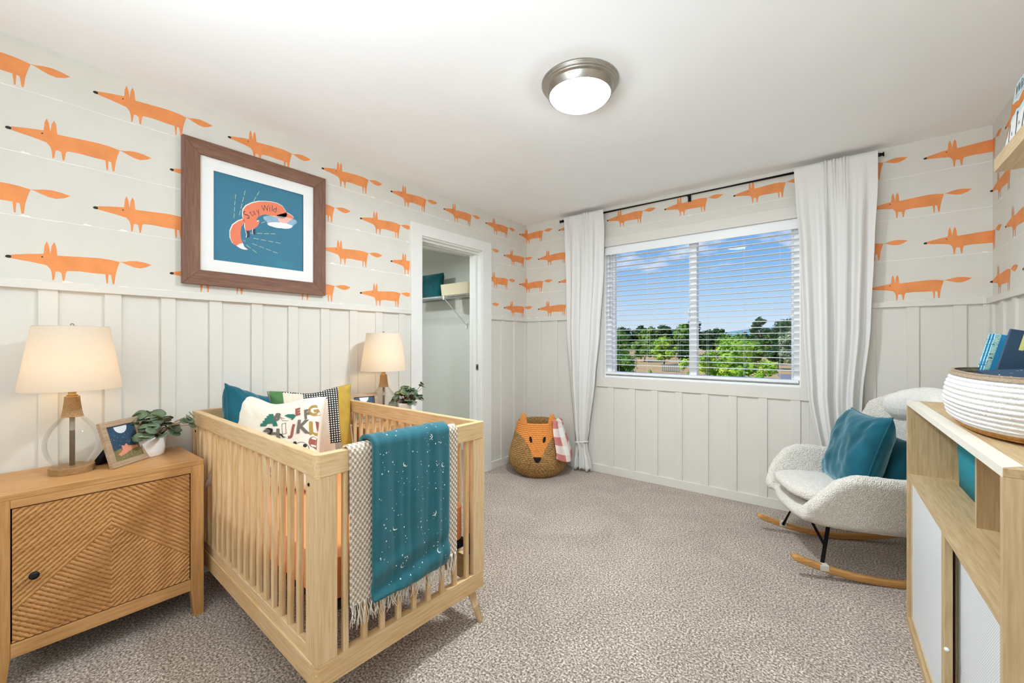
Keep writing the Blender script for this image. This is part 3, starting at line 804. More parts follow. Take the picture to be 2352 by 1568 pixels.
def velvet(name, col):
    if name in MATS: return MATS[name]
    m_, n_, l_, b_ = new_mat(name); MATS[name] = m_
    t = n_.new('ShaderNodeTexCoord'); z = n_.new('ShaderNodeTexNoise'); z.inputs['Scale'].default_value = 9; z.inputs['Detail'].default_value = 5; l_.new(t.outputs['Object'], z.inputs['Vector'])
    r = n_.new('ShaderNodeValToRGB'); c = srgb(col); r.color_ramp.elements[0].position = .35; r.color_ramp.elements[1].position = .65
    r.color_ramp.elements[0].color = tuple(x * .8 for x in c[:3]) + (1,); r.color_ramp.elements[1].color = tuple(min(1, x * 1.18) for x in c[:3]) + (1,)
    l_.new(z.outputs['Fac'], r.inputs[0]); l_.new(r.outputs[0], b_.inputs['Base Color']); b_.inputs['Roughness'].default_value = .75
    b_.inputs['Sheen Weight'].default_value = .7; b_.inputs['Sheen Roughness'].default_value = .4; b_.inputs['Sheen Tint'].default_value = (.6, .9, 1, 1); b_.inputs['Specular IOR Level'].default_value = .15
    z2 = n_.new('ShaderNodeTexNoise'); z2.inputs['Scale'].default_value = 420; l_.new(t.outputs['Object'], z2.inputs['Vector'])
    bp = n_.new('ShaderNodeBump'); bp.inputs['Strength'].default_value = .25; bp.inputs['Distance'].default_value = .002; l_.new(z2.outputs['Fac'], bp.inputs['Height']); l_.new(bp.outputs[0], b_.inputs['Normal'])
    return m_


M_teal = velvet('teal_velvet', '#17596a')
M_dteal = velvet('dark_teal_velvet', '#0c4a4e')

# closet things on the wire shelf
pillow('cushion', 'dark teal velvet cushion standing on the closet wire shelf', 'cushion', (-1.07, -.40, 1.675 + .03 + .135), (1, 0, 0), (0, .12, 1), .42, .29, .12, [M_dteal], seed=4, k=.03)
bm = bmesh.new(); prof = rrect(.46, .28, .05, 5); R0 = [bm.verts.new((x * .95, y * .95, 0)) for x, y in prof]; R1 = [bm.verts.new((x, y, .12)) for x, y in prof]; R2 = [bm.verts.new((x * .97, y * .96, .12)) for x, y in prof]; R3 = [bm.verts.new((x * .92, y * .9, .01)) for x, y in prof]
for a_, b_ in ((R0, R1), (R1, R2), (R2, R3)):
    for i in range(len(a_)): bm.faces.new((a_[i], a_[(i + 1) % len(a_)], b_[(i + 1) % len(b_)], b_[i]))
bm.faces.new(R0); bm.faces.new(R3)
o = obj('storage_bin', bm, mat('jute_bin', '#cfc3a4', .85, .1, 120, .4, 200), smooth=False, loc=(-.55, -.39, 1.675 + .027)); tag(o, 'beige fabric bin on the closet wire shelf beside the cushion', 'storage bin')

# ------------------------------------------------------------------ crib
TH = math.radians(-1.46)
CRIB = Vector((.742, -2.571, 0))
crib = empty('crib', 'light pine baby crib with slatted sides, its end draped with blankets', 'crib', CRIB, TH)
PA, PB = '#e2c69c', '#c9a36d'
Pn = {a_: wood('pine_' + a_, PA, PB, a_, .45, 3.0, soft=.10) for a_ in 'xyz'}
LX, LY = .667, .365
for sy in (-1, 1):
    obj('top_rail', boxes((-LX + .03, LX - .03, sy * LY - (.03 if sy > 0 else 0), sy * LY + (.03 if sy < 0 else 0), .794, .862)), Pn['x'], crib, bevel=.003)
    obj('base_rail', boxes((-LX + .03, LX - .03, sy * LY - (.03 if sy > 0 else 0), sy * LY + (.03 if sy < 0 else 0), .155, .226)), Pn['x'], crib, bevel=.003)
    y_ = sy * (LY - .017); obj('slat_rail', boxes((-LX + .07, LX - .07, y_ - .011, y_ + .011, .226, .264)), Pn['x'], crib, bevel=.002)
for sx in (-1, 1):
    for z0, z1, nm in ((.794, .862, 'top_rail'), (.155, .226, 'base_rail')):
        r_ = .016; x0, x1 = LX - .03, LX
        poly = [(x0, -LY), (x1 - r_, -LY)] + [(x1 - r_ + r_ * math.sin(PI / 2 * i / 5), -LY + r_ - r_ * math.cos(PI / 2 * i / 5)) for i in range(1, 6)] + [(x1 - r_ + r_ * math.cos(PI / 2 * i / 5), LY - r_ + r_ * math.sin(PI / 2 * i / 5)) for i in range(0, 6)] + [(x0, LY)]
        bm = bmesh.new(); prism(bm, [(sx * x, y) for x, y in poly], z0, z1); obj(nm, bm, Pn['y'], crib, bevel=.002)
    for sy in (-1, 1):
        xa, xb = sorted((sx * (LX - .001), sx * (LX - .026))); ya, yb = sorted((sy * (LY - .001), sy * (LY - .068)))
        xc, xd = sorted((sx * (LX - .026), sx * (LX - .078))); yc, yd = sorted((sy * (LY - .004), sy * (LY - .028)))
        bm = boxes((xa, xb, ya, yb, .226, .794), (xc, xd, yc, yd, .226, .794)); obj('corner_post', bm, Pn['z'], crib, bevel=.0025)
        bm = bmesh.new(); tube(bm, [(sx * .612, sy * .325, .156), (sx * .650, sy * .352, .0)], [.0215, .0135], 20); obj('leg', bm, Pn['z'], crib, smooth=True, bevel=.001, seg=1)


def slat(x, y, z0, z1):
    bm = bmesh.new(); prism(bm, rrect(.020, .020, .006, 3, x, y), z0, z1)
    return obj('slat', bm, Pn['z'], crib, smooth=False)


for k_ in range(17):
    for sy in (-1, 1): slat(.520 - .0685 * k_, sy * (LY - .017), .262, .796)
for k_ in range(9):
    for sx in (-1, 1): slat(sx * (LX - .014), -.266 + .0665 * k_, .224, .796)
bm = bmesh.new()
for sx in (-1, 1): box(bm, sx * .60 - .015, sx * .60 + .015, -.30, .30, .335, .366)
for sy in (-1, 1): box(bm, -.60, .60, sy * .285 - .015, sy * .285 + .015, .335, .366)
for i in range(9): box(bm, -.48 + i * .12 - .006, -.48 + i * .12 + .006, -.28, .28, .35, .36)
obj('mattress_support', bm, M_black, crib)
for sx in (-1, 1):
    for sy in (-1, 1):
        obj('support_bracket', boxes((sx * .62 - .018, sx * .62 + .018, sy * .315 - .012, sy * .315 + .018, .30, .37)), M_black, crib)
        bm = bmesh.new(); lathe(bm, [(0, 0), (.0055, 0), (.0055, .002), (.003, .0025), (.003, .001), (0, .001)], 12)
        for v in bm.verts: v.co = Vector((sx * (LX - .055) + v.co.x, sy * (LY - .0035 + v.co.z), .765 + v.co.y))
        obj('bolt_head', bm, M_black, crib, smooth=True)

bm = bmesh.new(); prism(bm, rrect(1.222, .616, .05, 6), 0, .135)
for v in bm.verts:
    v.co.z += .004 * noise.noise(v.co * 4)
mt = obj('crib_mattress', bm, mat('orange_sheet', '#ef9a55', .85, .04, 4, .15, 300, sheen=.2), None, bevel=.022, seg=4, loc=CRIB + Vector((0, 0, .3675)), rot=(0, 0, TH))
tag(mt, 'crib mattress in an orange fitted sheet', 'mattress')

CM = Matrix.Translation(CRIB) @ Matrix.Rotation(TH, 4, 'Z')

# pillows in the crib
pillow('cushion', 'teal velvet cushion leaning in the wall corner of the crib', 'cushion', (.232, -2.70, .755), (-.40, .9, -.34), (-.24, -.22, .93), .34, .42, .14, [M_teal], seed=2, k=.10, piping=M_teal, wr=.010)
M_canvas = mat('natural_canvas', '#e9e2d3', .85, .03, 60, .2, 500)
M_green = mat('green_felt', '#4f7a4a', .9, .1, 30, .2, 300); M_ochre = mat('ochre_linen', '#b8983f', .85, .1, 30, .2, 400)
M_whitec = mat('white_cotton', '#ecebeb', .85, .02, 50, .2, 300); M_greyt = mat('grey_twill', '#a39d90', .85, .25, 300, .3, 400)
M_pale = mat('oat_linen', '#ddd2bf', .9, .05, 80)
m, n, l, b = new_mat('gingham'); MATS['gingham'] = m
t_ = n.new('ShaderNodeTexCoord'); sp = n.new('ShaderNodeSeparateXYZ'); l.new(t_.outputs['Object'], sp.inputs[0]); ms = []
for ax in ('X', 'Y'):
    a1 = n.new('ShaderNodeMath'); a1.operation = 'MULTIPLY'; a1.inputs[1].default_value = 2 * PI / .0125; l.new(sp.outputs[ax], a1.inputs[0])
    a2 = n.new('ShaderNodeMath'); a2.operation = 'SINE'; l.new(a1.outputs[0], a2.inputs[0]); a3 = n.new('ShaderNodeMath'); a3.operation = 'GREATER_THAN'; a3.inputs[1].default_value = -.1; l.new(a2.outputs[0], a3.inputs[0]); ms.append(a3)
a4 = n.new('ShaderNodeMath'); a4.operation = 'MULTIPLY'; l.new(ms[0].outputs[0], a4.inputs[0]); l.new(ms[1].outputs[0], a4.inputs[1])
mc = n.new('ShaderNodeMixRGB'); l.new(a4.outputs[0], mc.inputs[0]); mc.inputs[1].default_value = srgb('#17171a'); mc.inputs[2].default_value = srgb('#eeeade'); l.new(mc.outputs[0], b.inputs['Base Color']); b.inputs['Roughness'].default_value = .9
M_ging = m


def patch(s, t, side):
    if side < 0: return 5
    if s < -.86: return 4 if t > .35 else 5
    if s < -.50: return 1 if t > .2 else 5
    if s < .52:
        if t > .86 or (s > -.14 and t > .55) or (s > .28 and t > -.35): return 0
        return 5 if s < .36 else 4
    if t < -.72 or (s > .72 and t < -.42) or (s > .88 and t < -.05): return 3
    return 2


pillow('cushion', 'patchwork cushion of green, black gingham and ochre behind the alphabet cushion', 'cushion', (.29, -2.415, .728), (.17, .385, .020), (-.22, .05, .95), .435, .45, .15, [M_ging, M_green, M_ochre, M_whitec, M_greyt, M_pale], pick=patch, seed=6, k=.07, n=44, chop=.02)


def abc(bm, fn):
    G, D_, R_, O_, B_ = 1, 2, 3, 4, 5
    f0 = fn(.0024); f = lambda u, v: f0(u * .76 + .062, v * .95 - .010)
    fb_ = fn(.0032); fB = lambda u, v: fb_(u * .76 + .062, v * .95 - .010)
    def tf(P, a_, b_, dx, dy): return [(x * a_ + dx, y * b_ + dy) for x, y in P]
    flat(bm, tf([(-.125, .02), (-.083, .022), (-.078, .042), (-.048, .045), (-.035, .022), (-.003, .022), (-.062, .128), (-.095, .125), (-.088, .112), (-.104, .108), (-.096, .094), (-.112, .086), (-.104, .07), (-.12, .062), (-.112, .048), (-.13, .04)], .82, .72, .006, .054), f, G, .03)
    for ch, sz, mi_, at, an in (('B', .060, D_, (-.016, .122), -.15), ('E', .052, R_, (.094, .146), .25), ('F', .068, D_, (.148, .135), .25), ('J', .075, R_, (.086, .048), 0), ('K', .095, D_, (.135, .066), .08), ('L', .090, O_, (.188, .064), .12), ('M', .062, R_, (.218, .082), .15), ('R', .068, D_, (.226, -.008), .15), ('S', .06, D_, (.02, -.16), 0), ('G', .075, O_, (.178, .158), .4), ('N', .07, G, (-.03, -.07), 0), ('O', .07, R_, (.04, -.07), 0), ('T', .08, G, (.10, -.14), 0), ('U', .08, O_, (.18, -.13), 0)):
        text_on(bm, ch, sz, f, mi_, at, an, .0035, cut=.03)
    flat(bm, tf([(.0, .082), (.022, .09), (.06, .088), (.072, .078), (.066, .06), (.05, .048), (.047, .06), (.03, .066)], .9, .8, .022, .064), f, G, .03)
    for p, q in (((.0, .125), (.02, .10)), ((.02, .10), (.05, .10)), ((.004, .12), (.03, .11))): flat(bm, line2(p, q, .0018), f, B_, .03)
    hx = lambda P: tf(P, 1.1, .58, .055, .052)
    flat(bm, hx([(-.115, -.022), (-.108, -.005), (-.095, .005), (-.075, .003), (-.068, -.03), (-.045, -.03), (-.05, .006), (-.035, .006), (-.018, -.098), (-.036, -.098), (-.042, -.055), (-.066, -.055), (-.07, -.098), (-.092, -.098), (-.088, -.03), (-.1, -.03)]), f, D_, .03)
    flat(bm, hx([(-.112, .004), (-.09, .014), (-.068, .004), (-.062, -.022), (-.066, -.048), (-.08, -.05), (-.074, -.02), (-.088, .002)]), fB, B_, .03)
    flat(bm, hx([(-.03, -.04), (-.018, -.044), (-.008, -.065), (.006, -.073), (-.01, -.076), (-.02, -.06), (-.03, -.05)]), f, B_, .03)
    q = [(.022, .082), (.040, .088), (.056, .030), (.038, .026)]
    for i in range(4): flat(bm, line2(q[i], q[(i + 1) % 4], .002), f, B_, .03)
    flat(bm, disc2(.190, .000, .018, 20, .026), f, R_, .03); flat(bm, [(.190, -.022), (.202, -.022), (.214, -.030), (.206, -.034), (.192, -.028)], f, R_, .03)
    a0 = [(.142 + .036 * math.cos(a_), -.042 + .034 * math.sin(a_)) for a_ in [PI * i / 10 for i in range(11)]]
    for i in range(10): flat(bm, line2(a0[i], a0[i + 1], .002), f, B_)
    flat(bm, disc2(.158, -.024, .009, 12), f, B_, .03); flat(bm, disc2(.108, -.016, .009, 12), f, B_, .03)


al_p = pillow('cushion', 'cream canvas cushion printed with alphabet letters in the crib', 'cushion', (.410, -2.697, .722), (.33, .235, -.01), (-.27, .37, .88), .47, .47, .15, [M_canvas, mat('felt_green_print', '#2f7567', .8), mat('grey_brown_print', '#6f675f', .8), mat('rust_print', '#9c5a50', .8), mat('mustard_print', '#a98b45', .8, .3, 300), mat('black_print', '#2b2724', .8)], decor=abc, seed=1, k=.09, n=40, chop=.035, slump=.40)

# ------------------------------------------------------------------ blankets over the crib end
def drape(name, y0, y1, outer, inner, topz, zo, zi, nu, fn_w, mats, thick, label, cat, roundr=.022):
    """sheet over the end rail in crib coordinates; returns object and surface function"""
    path = []
    for i in range(10): path.append((inner, zi + (topz - roundr - zi) * i / 10))
    w_ = outer - inner
    for i in range(11):
        a_ = PI - PI * i / 10; path.append((inner + w_ / 2 + w_ / 2 * math.cos(a_), topz - roundr + roundr * math.sin(a_)))
    for i in range(1, 31): path.append((outer, topz - roundr - (topz - roundr - zo) * i / 30))
    cum = [0]
    for a_, b_ in zip(path, path[1:]): cum.append(cum[-1] + math.dist(a_, b_))

    def surf(u, s, off=0):
        y = y0 + (y1 - y0) * u; i = 0
        while i < len(cum) - 2 and cum[i + 1] < s: i += 1
        f = (s - cum[i]) / (cum[i + 1] - cum[i]); p = (path[i][0] + (path[i + 1][0] - path[i][0]) * f, path[i][1] + (path[i + 1][1] - path[i][1]) * f)
        dx, dz = path[i + 1][0] - path[i][0], path[i + 1][1] - path[i][1]; L_ = math.hypot(dx, dz); nx, nz_ = -dz / L_, dx / L_
        drop = max(0, s - cum[20]); out_ = fn_w(u, s, drop) + off
        return Vector((p[0] + nx * out_, y, p[1] + nz_ * out_))
    bm = bmesh.new(); ns = len(path) * 2; G_ = {}
    for i in range(nu + 1):
        for j in range(ns + 1): G_[i, j] = bm.verts.new(surf(i / nu, cum[-1] * j / ns))
    for i in range(nu):
        for j in range(ns): bm.faces.new((G_[i, j], G_[i + 1, j], G_[i + 1, j + 1], G_[i, j + 1]))
    o_ = obj(name, bm, mats, None, smooth=True, solid=thick, loc=CRIB, rot=(0, 0, TH))
    tag(o_, label, cat)
    return o_, surf, cum


m, n, l, b = new_mat('diamond_knit'); MATS['diamond_knit'] = m
t_ = n.new('ShaderNodeTexCoord'); sp = n.new('ShaderNodeSeparateXYZ'); l.new(t_.outputs['Object'], sp.inputs[0]); ss = []
for ax_ in ('Y', 'Z'):
    a2 = n.new('ShaderNodeMath'); a2.operation = 'MULTIPLY'; a2.inputs[1].default_value = 2 * PI / (.0165 if ax_ == 'Y' else .021); l.new(sp.outputs[ax_], a2.inputs[0]); a3 = n.new('ShaderNodeMath'); a3.operation = 'SINE'; l.new(a2.outputs[0], a3.inputs[0]); ss.append(a3)
a4 = n.new('ShaderNodeMath'); a4.operation = 'MULTIPLY'; l.new(ss[0].outputs[0], a4.inputs[0]); l.new(ss[1].outputs[0], a4.inputs[1])
a5 = n.new('ShaderNodeMapRange'); a5.inputs[1].default_value = -.25; a5.inputs[2].default_value = .35; l.new(a4.outputs[0], a5.inputs[0])
mc = n.new('ShaderNodeMixRGB'); l.new(a5.outputs[0], mc.inputs[0]); mc.inputs[1].default_value = srgb('#b3a08a'); mc.inputs[2].default_value = srgb('#e6ddcf'); l.new(mc.outputs[0], b.inputs['Base Color']); b.inputs['Roughness'].default_value = .95
bp = n.new('ShaderNodeBump'); bp.inputs['Strength'].default_value = .6; bp.inputs['Distance'].default_value = .004; l.new(a4.outputs[0], bp.inputs['Height']); l.new(bp.outputs[0], b.inputs['Normal'])
kn, ksurf, kc = drape('knit_blanket', -.262, .196, LX + .006, LX - .040, .872, .365, .64, 40,
                      lambda u, s, d: .004 * math.sin(u * 9 + 1) * min(1, d * 4) + .0025 * noise.noise(Vector((u * 5, s * 6, 1))), m, .006,
                      'beige diamond knit blanket with cream fringe hanging over the crib end', 'blanket')
bm = bmesh.new(); rng = random.Random(11)
for i in range(130):
    u = (i + rng.random()) / 130; p = ksurf(u, kc[-1] - .001); q = [p + Vector((rng.uniform(0, .004), 0, .004))]
    dy = rng.gauss(0, .008); ln = rng.uniform(.052, .085)
    for j in range(1, 5):
        f = j / 4; q.append(p + Vector((.002 + .004 * math.sin(f * 3 + i), dy * f * f + .003 * math.sin(f * 5 + i), -ln * f)))
    tube(bm, q, [.0014, .0013, .0012, .0012, .001], 5)
fr = obj('fringe', bm, mat('cream_yarn', '#ece7da', .9, .05, 200), kn, smooth=True); fr['kind'] = 'stuff'
M_muslin = mat('teal_muslin', '#1c6470', .85, .08, 10, .5, 240, sheen=.2)
ts, tsurf, tcm = drape('muslin_blanket', -.190, .138, LX + .020, LX - .052, .886, .352, .62, 60,
                       lambda u, s, d: (.005 * noise.noise(Vector((u * 14, s * 1.5, 3))) + .006 * math.sin(u * 16 + 2 * noise.noise(Vector((u * 3, s * 3, 5)))) * min(1, d * 3 + .15) * .5 + (.010 * math.sin(s * 60 + u * 4) * max(0, .08 - (kc[-1] - s)) * 6 if s > kc[-1] - .08 else 0)), M_muslin, .014,
                       'teal muslin blanket with white stars and moons over the crib end', 'blanket')
for v_ in ():
    pass
rng = random.Random(5); bm = bmesh.new(); top_s = tcm[16]; tot = tcm[-1]
F_ = lambda u, v: tsurf(u / .328, v, .0085)
for _ in range(150):
    u = rng.uniform(.02, .308); v = rng.uniform(top_s, tot - .02); flat(bm, disc2(u, v, rng.choice([.0012, .0015, .0019, .0028]), 6), F_)
for u, v, r_, an in ((.235, top_s + .045, .010, .5), (.125, top_s + .12, .010, 2.4), (.296, top_s + .16, .010, 2.5), (.085, top_s + .33, .010, 2.2), (.25, top_s + .33, .010, .8), (.115, top_s + .47, .010, 2.3), (.275, top_s + .475, .011, 2.6)):
    P_ = [(u + r_ * math.cos(an + a_), v + r_ * math.sin(an + a_)) for a_ in [-1.9 + 3.8 * i / 10 for i in range(11)]] + [(u + r_ * .32 * math.cos(an) + r_ * .82 * math.cos(an + a_), v + r_ * .32 * math.sin(an) + r_ * .82 * math.sin(an + a_)) for a_ in [2.0 - 4.0 * i / 10 for i in range(1, 10)]]
    P_ = [(u - r_ * math.cos(an) * 1.0 + (x - u), v - r_ * math.sin(an) * 1.0 + (y - v)) for x, y in P_]
    c1 = [(u + r_ * math.cos(an + a_), v + r_ * math.sin(an + a_)) for a_ in [-1.7 + 3.4 * i / 10 for i in range(11)]]
    c2 = [(u - r_ * .35 * math.cos(an) + r_ * .98 * math.cos(an + a_), v - r_ * .35 * math.sin(an) + r_ * .98 * math.sin(an + a_)) for a_ in [1.25 - 2.5 * i / 8 for i in range(9)]]
    flat(bm, c1 + c2, F_)
obj('printed_stars', bm, mat('silver_white_print', '#d9e6e2', .6), ts)

# ------------------------------------------------------------------ window blind
blind = empty('window_blind', 'white horizontal slat blind with open slats in the window', 'blind', (0, .022, 0))
BX0, BX1 = WX0 + .012, WX1 - .012
obj('valance', boxes((BX0 - .004, BX1 + .004, -.034, -.022, 2.005, 2.072), (BX0 + .004, BX1 - .004, -.022, .028, 2.03, 2.072)), M_white, blind, bevel=.002)
M_slat = mat('blind_slat', '#f1f2f2', .35)
z = 1.985
while z > .975:
    bm = bmesh.new(); pr_ = [(-.025, -.0012), (-.012, .0012), (.012, .0012), (.025, -.0012), (.025, -.0036), (.012, -.0014), (-.012, -.0014), (-.025, -.0036)]
    prism(bm, pr_, BX0, BX1, axis='x')
    obj('slat', bm, M_slat, blind, loc=(0, 0, z)); z -= .0445
obj('bottom_rail', boxes((BX0, BX1, -.026, .026, .915, .936)), M_white, blind, bevel=.004)
for x in (1.02, 1.30, 1.56, 1.78, 2.04, 2.27):
    bm = bmesh.new()
    for dy in (-.026, .026): tube(bm, [(x, dy, 2.03), (x, dy, .93)], .0007, 4)
    obj('ladder_cord', bm, M_slat, blind)
bm = bmesh.new(); tube(bm, [(.955, -.03, 2.02), (.957, -.034, 1.42)], .0035, 8); obj('tilt_wand', bm, M_slat, blind, smooth=True)

# ------------------------------------------------------------------ curtain rod and curtains
rod = empty('curtain_rod', 'slim black curtain rod above the window', 'curtain rod', (0, -.082, 2.378))
bm = bmesh.new(); tube(bm, [(.485, 0, 0), (2.815, 0, 0)], .0115, 16); obj('pole', bm, M_black, rod, smooth=True)
for x, s in ((.47, 1), (2.80, 1)):
    bm = bmesh.new(); tube(bm, [(x, 0, 0), (x + .03, 0, 0)], .0165, 16); obj('end_cap', bm, M_black, rod, smooth=True, bevel=.002)
for x in (.56, 1.65, 2.74):
    bm = bmesh.new(); tube(bm, [(x, .081, 0), (x, 0, 0)], .006, 8); box(bm, x - .012, x + .012, .074, .081, -.03, .03); obj('wall_bracket', bm, M_black, rod)

m, n, l, b = new_mat('white_curtain'); MATS['white_curtain'] = m
t_ = n.new('ShaderNodeTexCoord'); z_ = n.new('ShaderNodeTexNoise'); z_.inputs['Scale'].default_value = 260; mpn = n.new('ShaderNodeMapping'); mpn.inputs['Scale'].default_value = (1, 1, .2); l.new(t_.outputs['Object'], mpn.inputs[0]); l.new(mpn.outputs[0], z_.inputs['Vector'])
bp = n.new('ShaderNodeBump'); bp.inputs['Strength'].default_value = .15; bp.inputs['Distance'].default_value = .002; l.new(z_.outputs['Fac'], bp.inputs['Height'])
df = n.new('ShaderNodeBsdfDiffuse'); tl = n.new('ShaderNodeBsdfTranslucent'); mi = n.new('ShaderNodeMixShader'); mi.inputs[0].default_value = .16
df.inputs[0].default_value = srgb('#f1f0ed'); tl.inputs[0].default_value = srgb('#f1f0ed'); l.new(bp.outputs[0], df.inputs['Normal'])
l.new(df.outputs[0], mi.inputs[1]); l.new(tl.outputs[0], mi.inputs[2]); l.new(mi.outputs[0], n['Material Output'].inputs[0])
M_curt = m


def interp(keys, z):
    keys = sorted(keys)
    for a_, b_ in zip(keys, keys[1:]):
        if z <= b_[0]:
            f = max(0, (z - a_[0]) / (b_[0] - a_[0])); f = f * f * (3 - 2 * f) * .5 + f * .5
            return [p + (q - p) * f for p, q in zip(a_[1:], b_[1:])]
    return list(keys[-1][1:])


def curtain(name, label, keys, pleats, seed, tie_z=.275):
    """keys: (z, x_left, x_right, fold_amp)"""
    nu, nv = 260, 110; bm = bmesh.new(); G_ = {}
    ztop, zbot = 2.405, keys[0][0]
    rng = random.Random(seed); ph = [rng.uniform(0, 6) for _ in range(6)]
    for j in range(nv + 1):
        z = zbot + (ztop - zbot) * j / nv
        xl, xr, amp = interp(keys, z)
        for i in range(nu + 1):
            u = i / nu; x = xl + (xr - xl) * u; y = 0
            # broad folds
            fz = max(0, min(1, (ztop - z) / .35))
            fold = math.sin(2 * PI * (u * pleats[0] + .10 * math.sin(z * 1.3 + ph[0])) + ph[1]) * .68 + math.sin(2 * PI * (u * pleats[0] * 1.6) + ph[2] + z * .5) * .32
            fold = math.copysign(abs(fold) ** .8, fold)
            y += amp * fold * (.25 + .75 * fz)
            # pinch pleats near the top
            for c_, w_ in pleats[1]:
                d = (u - c_) / w_
                if abs(d) < 1:
                    g = (1 - d * d) ** 2; pin = math.exp(-((z - 2.285) / .05) ** 2)
                    y += -.018 * g * abs(math.cos(d * PI * 1.5)) * max(0, min(1, (z - 2.05) / .25)) * (1 - .4 * pin)
                    x += (xl + (xr - xl) * c_ - x) * .35 * g * pin
            # hem below the tie flares
            if z < tie_z: y += .012 * math.sin(u * 40 + ph[4]) * (tie_z - z) / .25
            G_[i, j] = bm.verts.new((x, -.098 + min(y, .05), z + (.01 * math.sin(u * 30) if j == 0 else 0)))
    for i in range(nu):
        for j in range(nv): bm.faces.new((G_[i, j], G_[i + 1, j], G_[i + 1, j + 1], G_[i, j + 1]))
    o_ = obj(name, bm, M_curt, None, smooth=True, solid=.0022); tag(o_, label, 'curtain', 'pinch pleated white curtains')
    xl, xr, amp = interp(keys, tie_z); cx, rx = (xl + xr) / 2, (xr - xl) / 2 + .004
    bm = bmesh.new(); pts = [(cx + rx * math.cos(a_), -.094 + .045 * math.sin(a_), tie_z + .012 * math.cos(a_) - .008 * math.sin(a_)) for a_ in [2 * PI * i / 30 for i in range(31)]]
    tube(bm, pts, .0075, 8, cap=False); kx = cx - rx * .5
    tube(bm, [(kx, -.128, tie_z - .01), (kx + .01, -.138, tie_z + .006), (kx + .02, -.13, tie_z - .014), (kx + .012, -.126, tie_z - .10)], [.009, .012, .009, .005], 8)
    obj('tie_band', bm, M_curt, o_, smooth=True)
    return o_


curtain('curtain', 'white curtain left of the window, tied near the floor beside the fox basket',
        [(.025, .628, .812, .030), (.10, .632, .800, .03), (.20, .645, .775, .026), (.275, .655, .765, .022), (.40, .630, .790, .026), (.85, .578, .850, .03), (1.3, .545, .895, .03), (1.85, .542, .932, .026), (2.25, .530, .940, .014), (2.41, .520, .930, .004)], (3.3, [(.55, .10), (.62, .08), (.12, .06)]), 4)
curtain('curtain', 'wider white curtain right of the window, behind the rocking chair',
        [(.025, 2.50, 2.72, .034), (.10, 2.505, 2.71, .034), (.20, 2.52, 2.69, .03), (.275, 2.53, 2.68, .024), (.40, 2.515, 2.70, .03), (.85, 2.440, 2.725, .036), (1.3, 2.415, 2.765, .036), (1.85, 2.395, 2.785, .03), (2.2, 2.372, 2.80, .016), (2.41, 2.362, 2.80, .004)], (4.2, [(.40, .06), (.50, .07), (.62, .07)]), 9)

# ------------------------------------------------------------------ fox basket
FB = Vector((.404, -.362, 0)); fdir = math.atan2(-3.57 + .362, 2.635 - .404) - .03
fb = empty('fox_basket', 'woven seagrass floor basket with an orange fox face, ears, eyes and black nose', 'basket', FB, fdir)
M_sea = mat('seagrass', '#a9824f', .85, .55, 60, 1.0, 120, stretch=(1, 1, 2.6))
M_sea_o = mat('orange_seagrass', '#e8964a', .8, .16, 75, .8, 140, stretch=(1, 1, 2.2))
prof = [(.0, .172), (.012, .188), (.05, .226), (.10, .256), (.145, .266), (.20, .260), (.27, .243), (.34, .223), (.41, .204), (.477, .188)]


def rad(z):
    for a_, b_ in zip(prof, prof[1:]):
        if z <= b_[0]: return a_[1] + (b_[1] - a_[1]) * (z - a_[0]) / (b_[0] - a_[0])
    return prof[-1][1]


bm = bmesh.new(); na, nz_ = 220, 150; G_ = {}
for j in range(nz_ + 1):
    z = .477 * j / nz_
    for i in range(na):
        a_ = 2 * PI * i / na - PI; row = int(z / .0160)
        tw = .0040 * math.sin(a_ * 46 + row * 2.3) * (1 if z < .40 else .7)
        r_ = rad(z) + .0062 * abs(math.sin(PI * z / .0160)) + tw * abs(math.sin(PI * z / .0160)) + .003 * noise.noise(Vector((math.cos(a_) * 3, math.sin(a_) * 3, z * 8)))
        G_[i, j] = bm.verts.new((r_ * math.cos(a_), r_ * math.sin(a_), z))


def face_mat(a_, z):
    w_ = a_ * rad(z)
    if z > .387: return 1
    hw = interp([(.175, .028), (.208, .040), (.26, .062), (.31, .088), (.35, .122), (.375, .165), (.388, .23)], z)[0] if z > .19 else -1
    return 1 if abs(w_) < hw else 0


for j in range(nz_):
    for i in range(na):
        f = bm.faces.new((G_[i, j], G_[(i + 1) % na, j], G_[(i + 1) % na, j + 1], G_[i, j + 1])); f.smooth = True
        f.material_index = face_mat(2 * PI * (i + .5) / na - PI, .477 * (j + .5) / nz_)
# rim, inner wall, base
ri = [[bm.verts.new((r_ * math.cos(2 * PI * i / na - PI), r_ * math.sin(2 * PI * i / na - PI), z)) for i in range(na)] for r_, z in ((.186, .484), (.178, .478), (.180, .44), (.198, .38), (.223, .28), (.245, .16), (.17, .02))]
prev = [G_[i, nz_] for i in range(na)]
for q, rr in enumerate(ri):
    for i in range(na):
        f = bm.faces.new((prev[i], prev[(i + 1) % na], rr[(i + 1) % na], rr[i])); f.material_index = 1 if q < 1 else 0; f.smooth = True
    prev = rr
bm.faces.new(prev); bm.faces.new([G_[i, 0] for i in range(na)][::-1])
obj('woven_body', bm, [M_sea, M_sea_o], fb)
surfb = lambda off: (lambda w_, z: Vector(((rad(z) + .0055 + off) * math.cos(w_ / rad(z)), (rad(z) + .0055 + off) * math.sin(w_ / rad(z)), z)))
M_felt = mat('black_felt', '#141115', .9)
for s in (-1, 1):
    bm = bmesh.new()
    for off in (.001, .004): flat(bm, disc2(s * .058 + .0, .352, .0125, 18, .026, -s * .22), surfb(off), 0, .02)
    obj('eye', bm, M_felt, fb)
bm = bmesh.new()
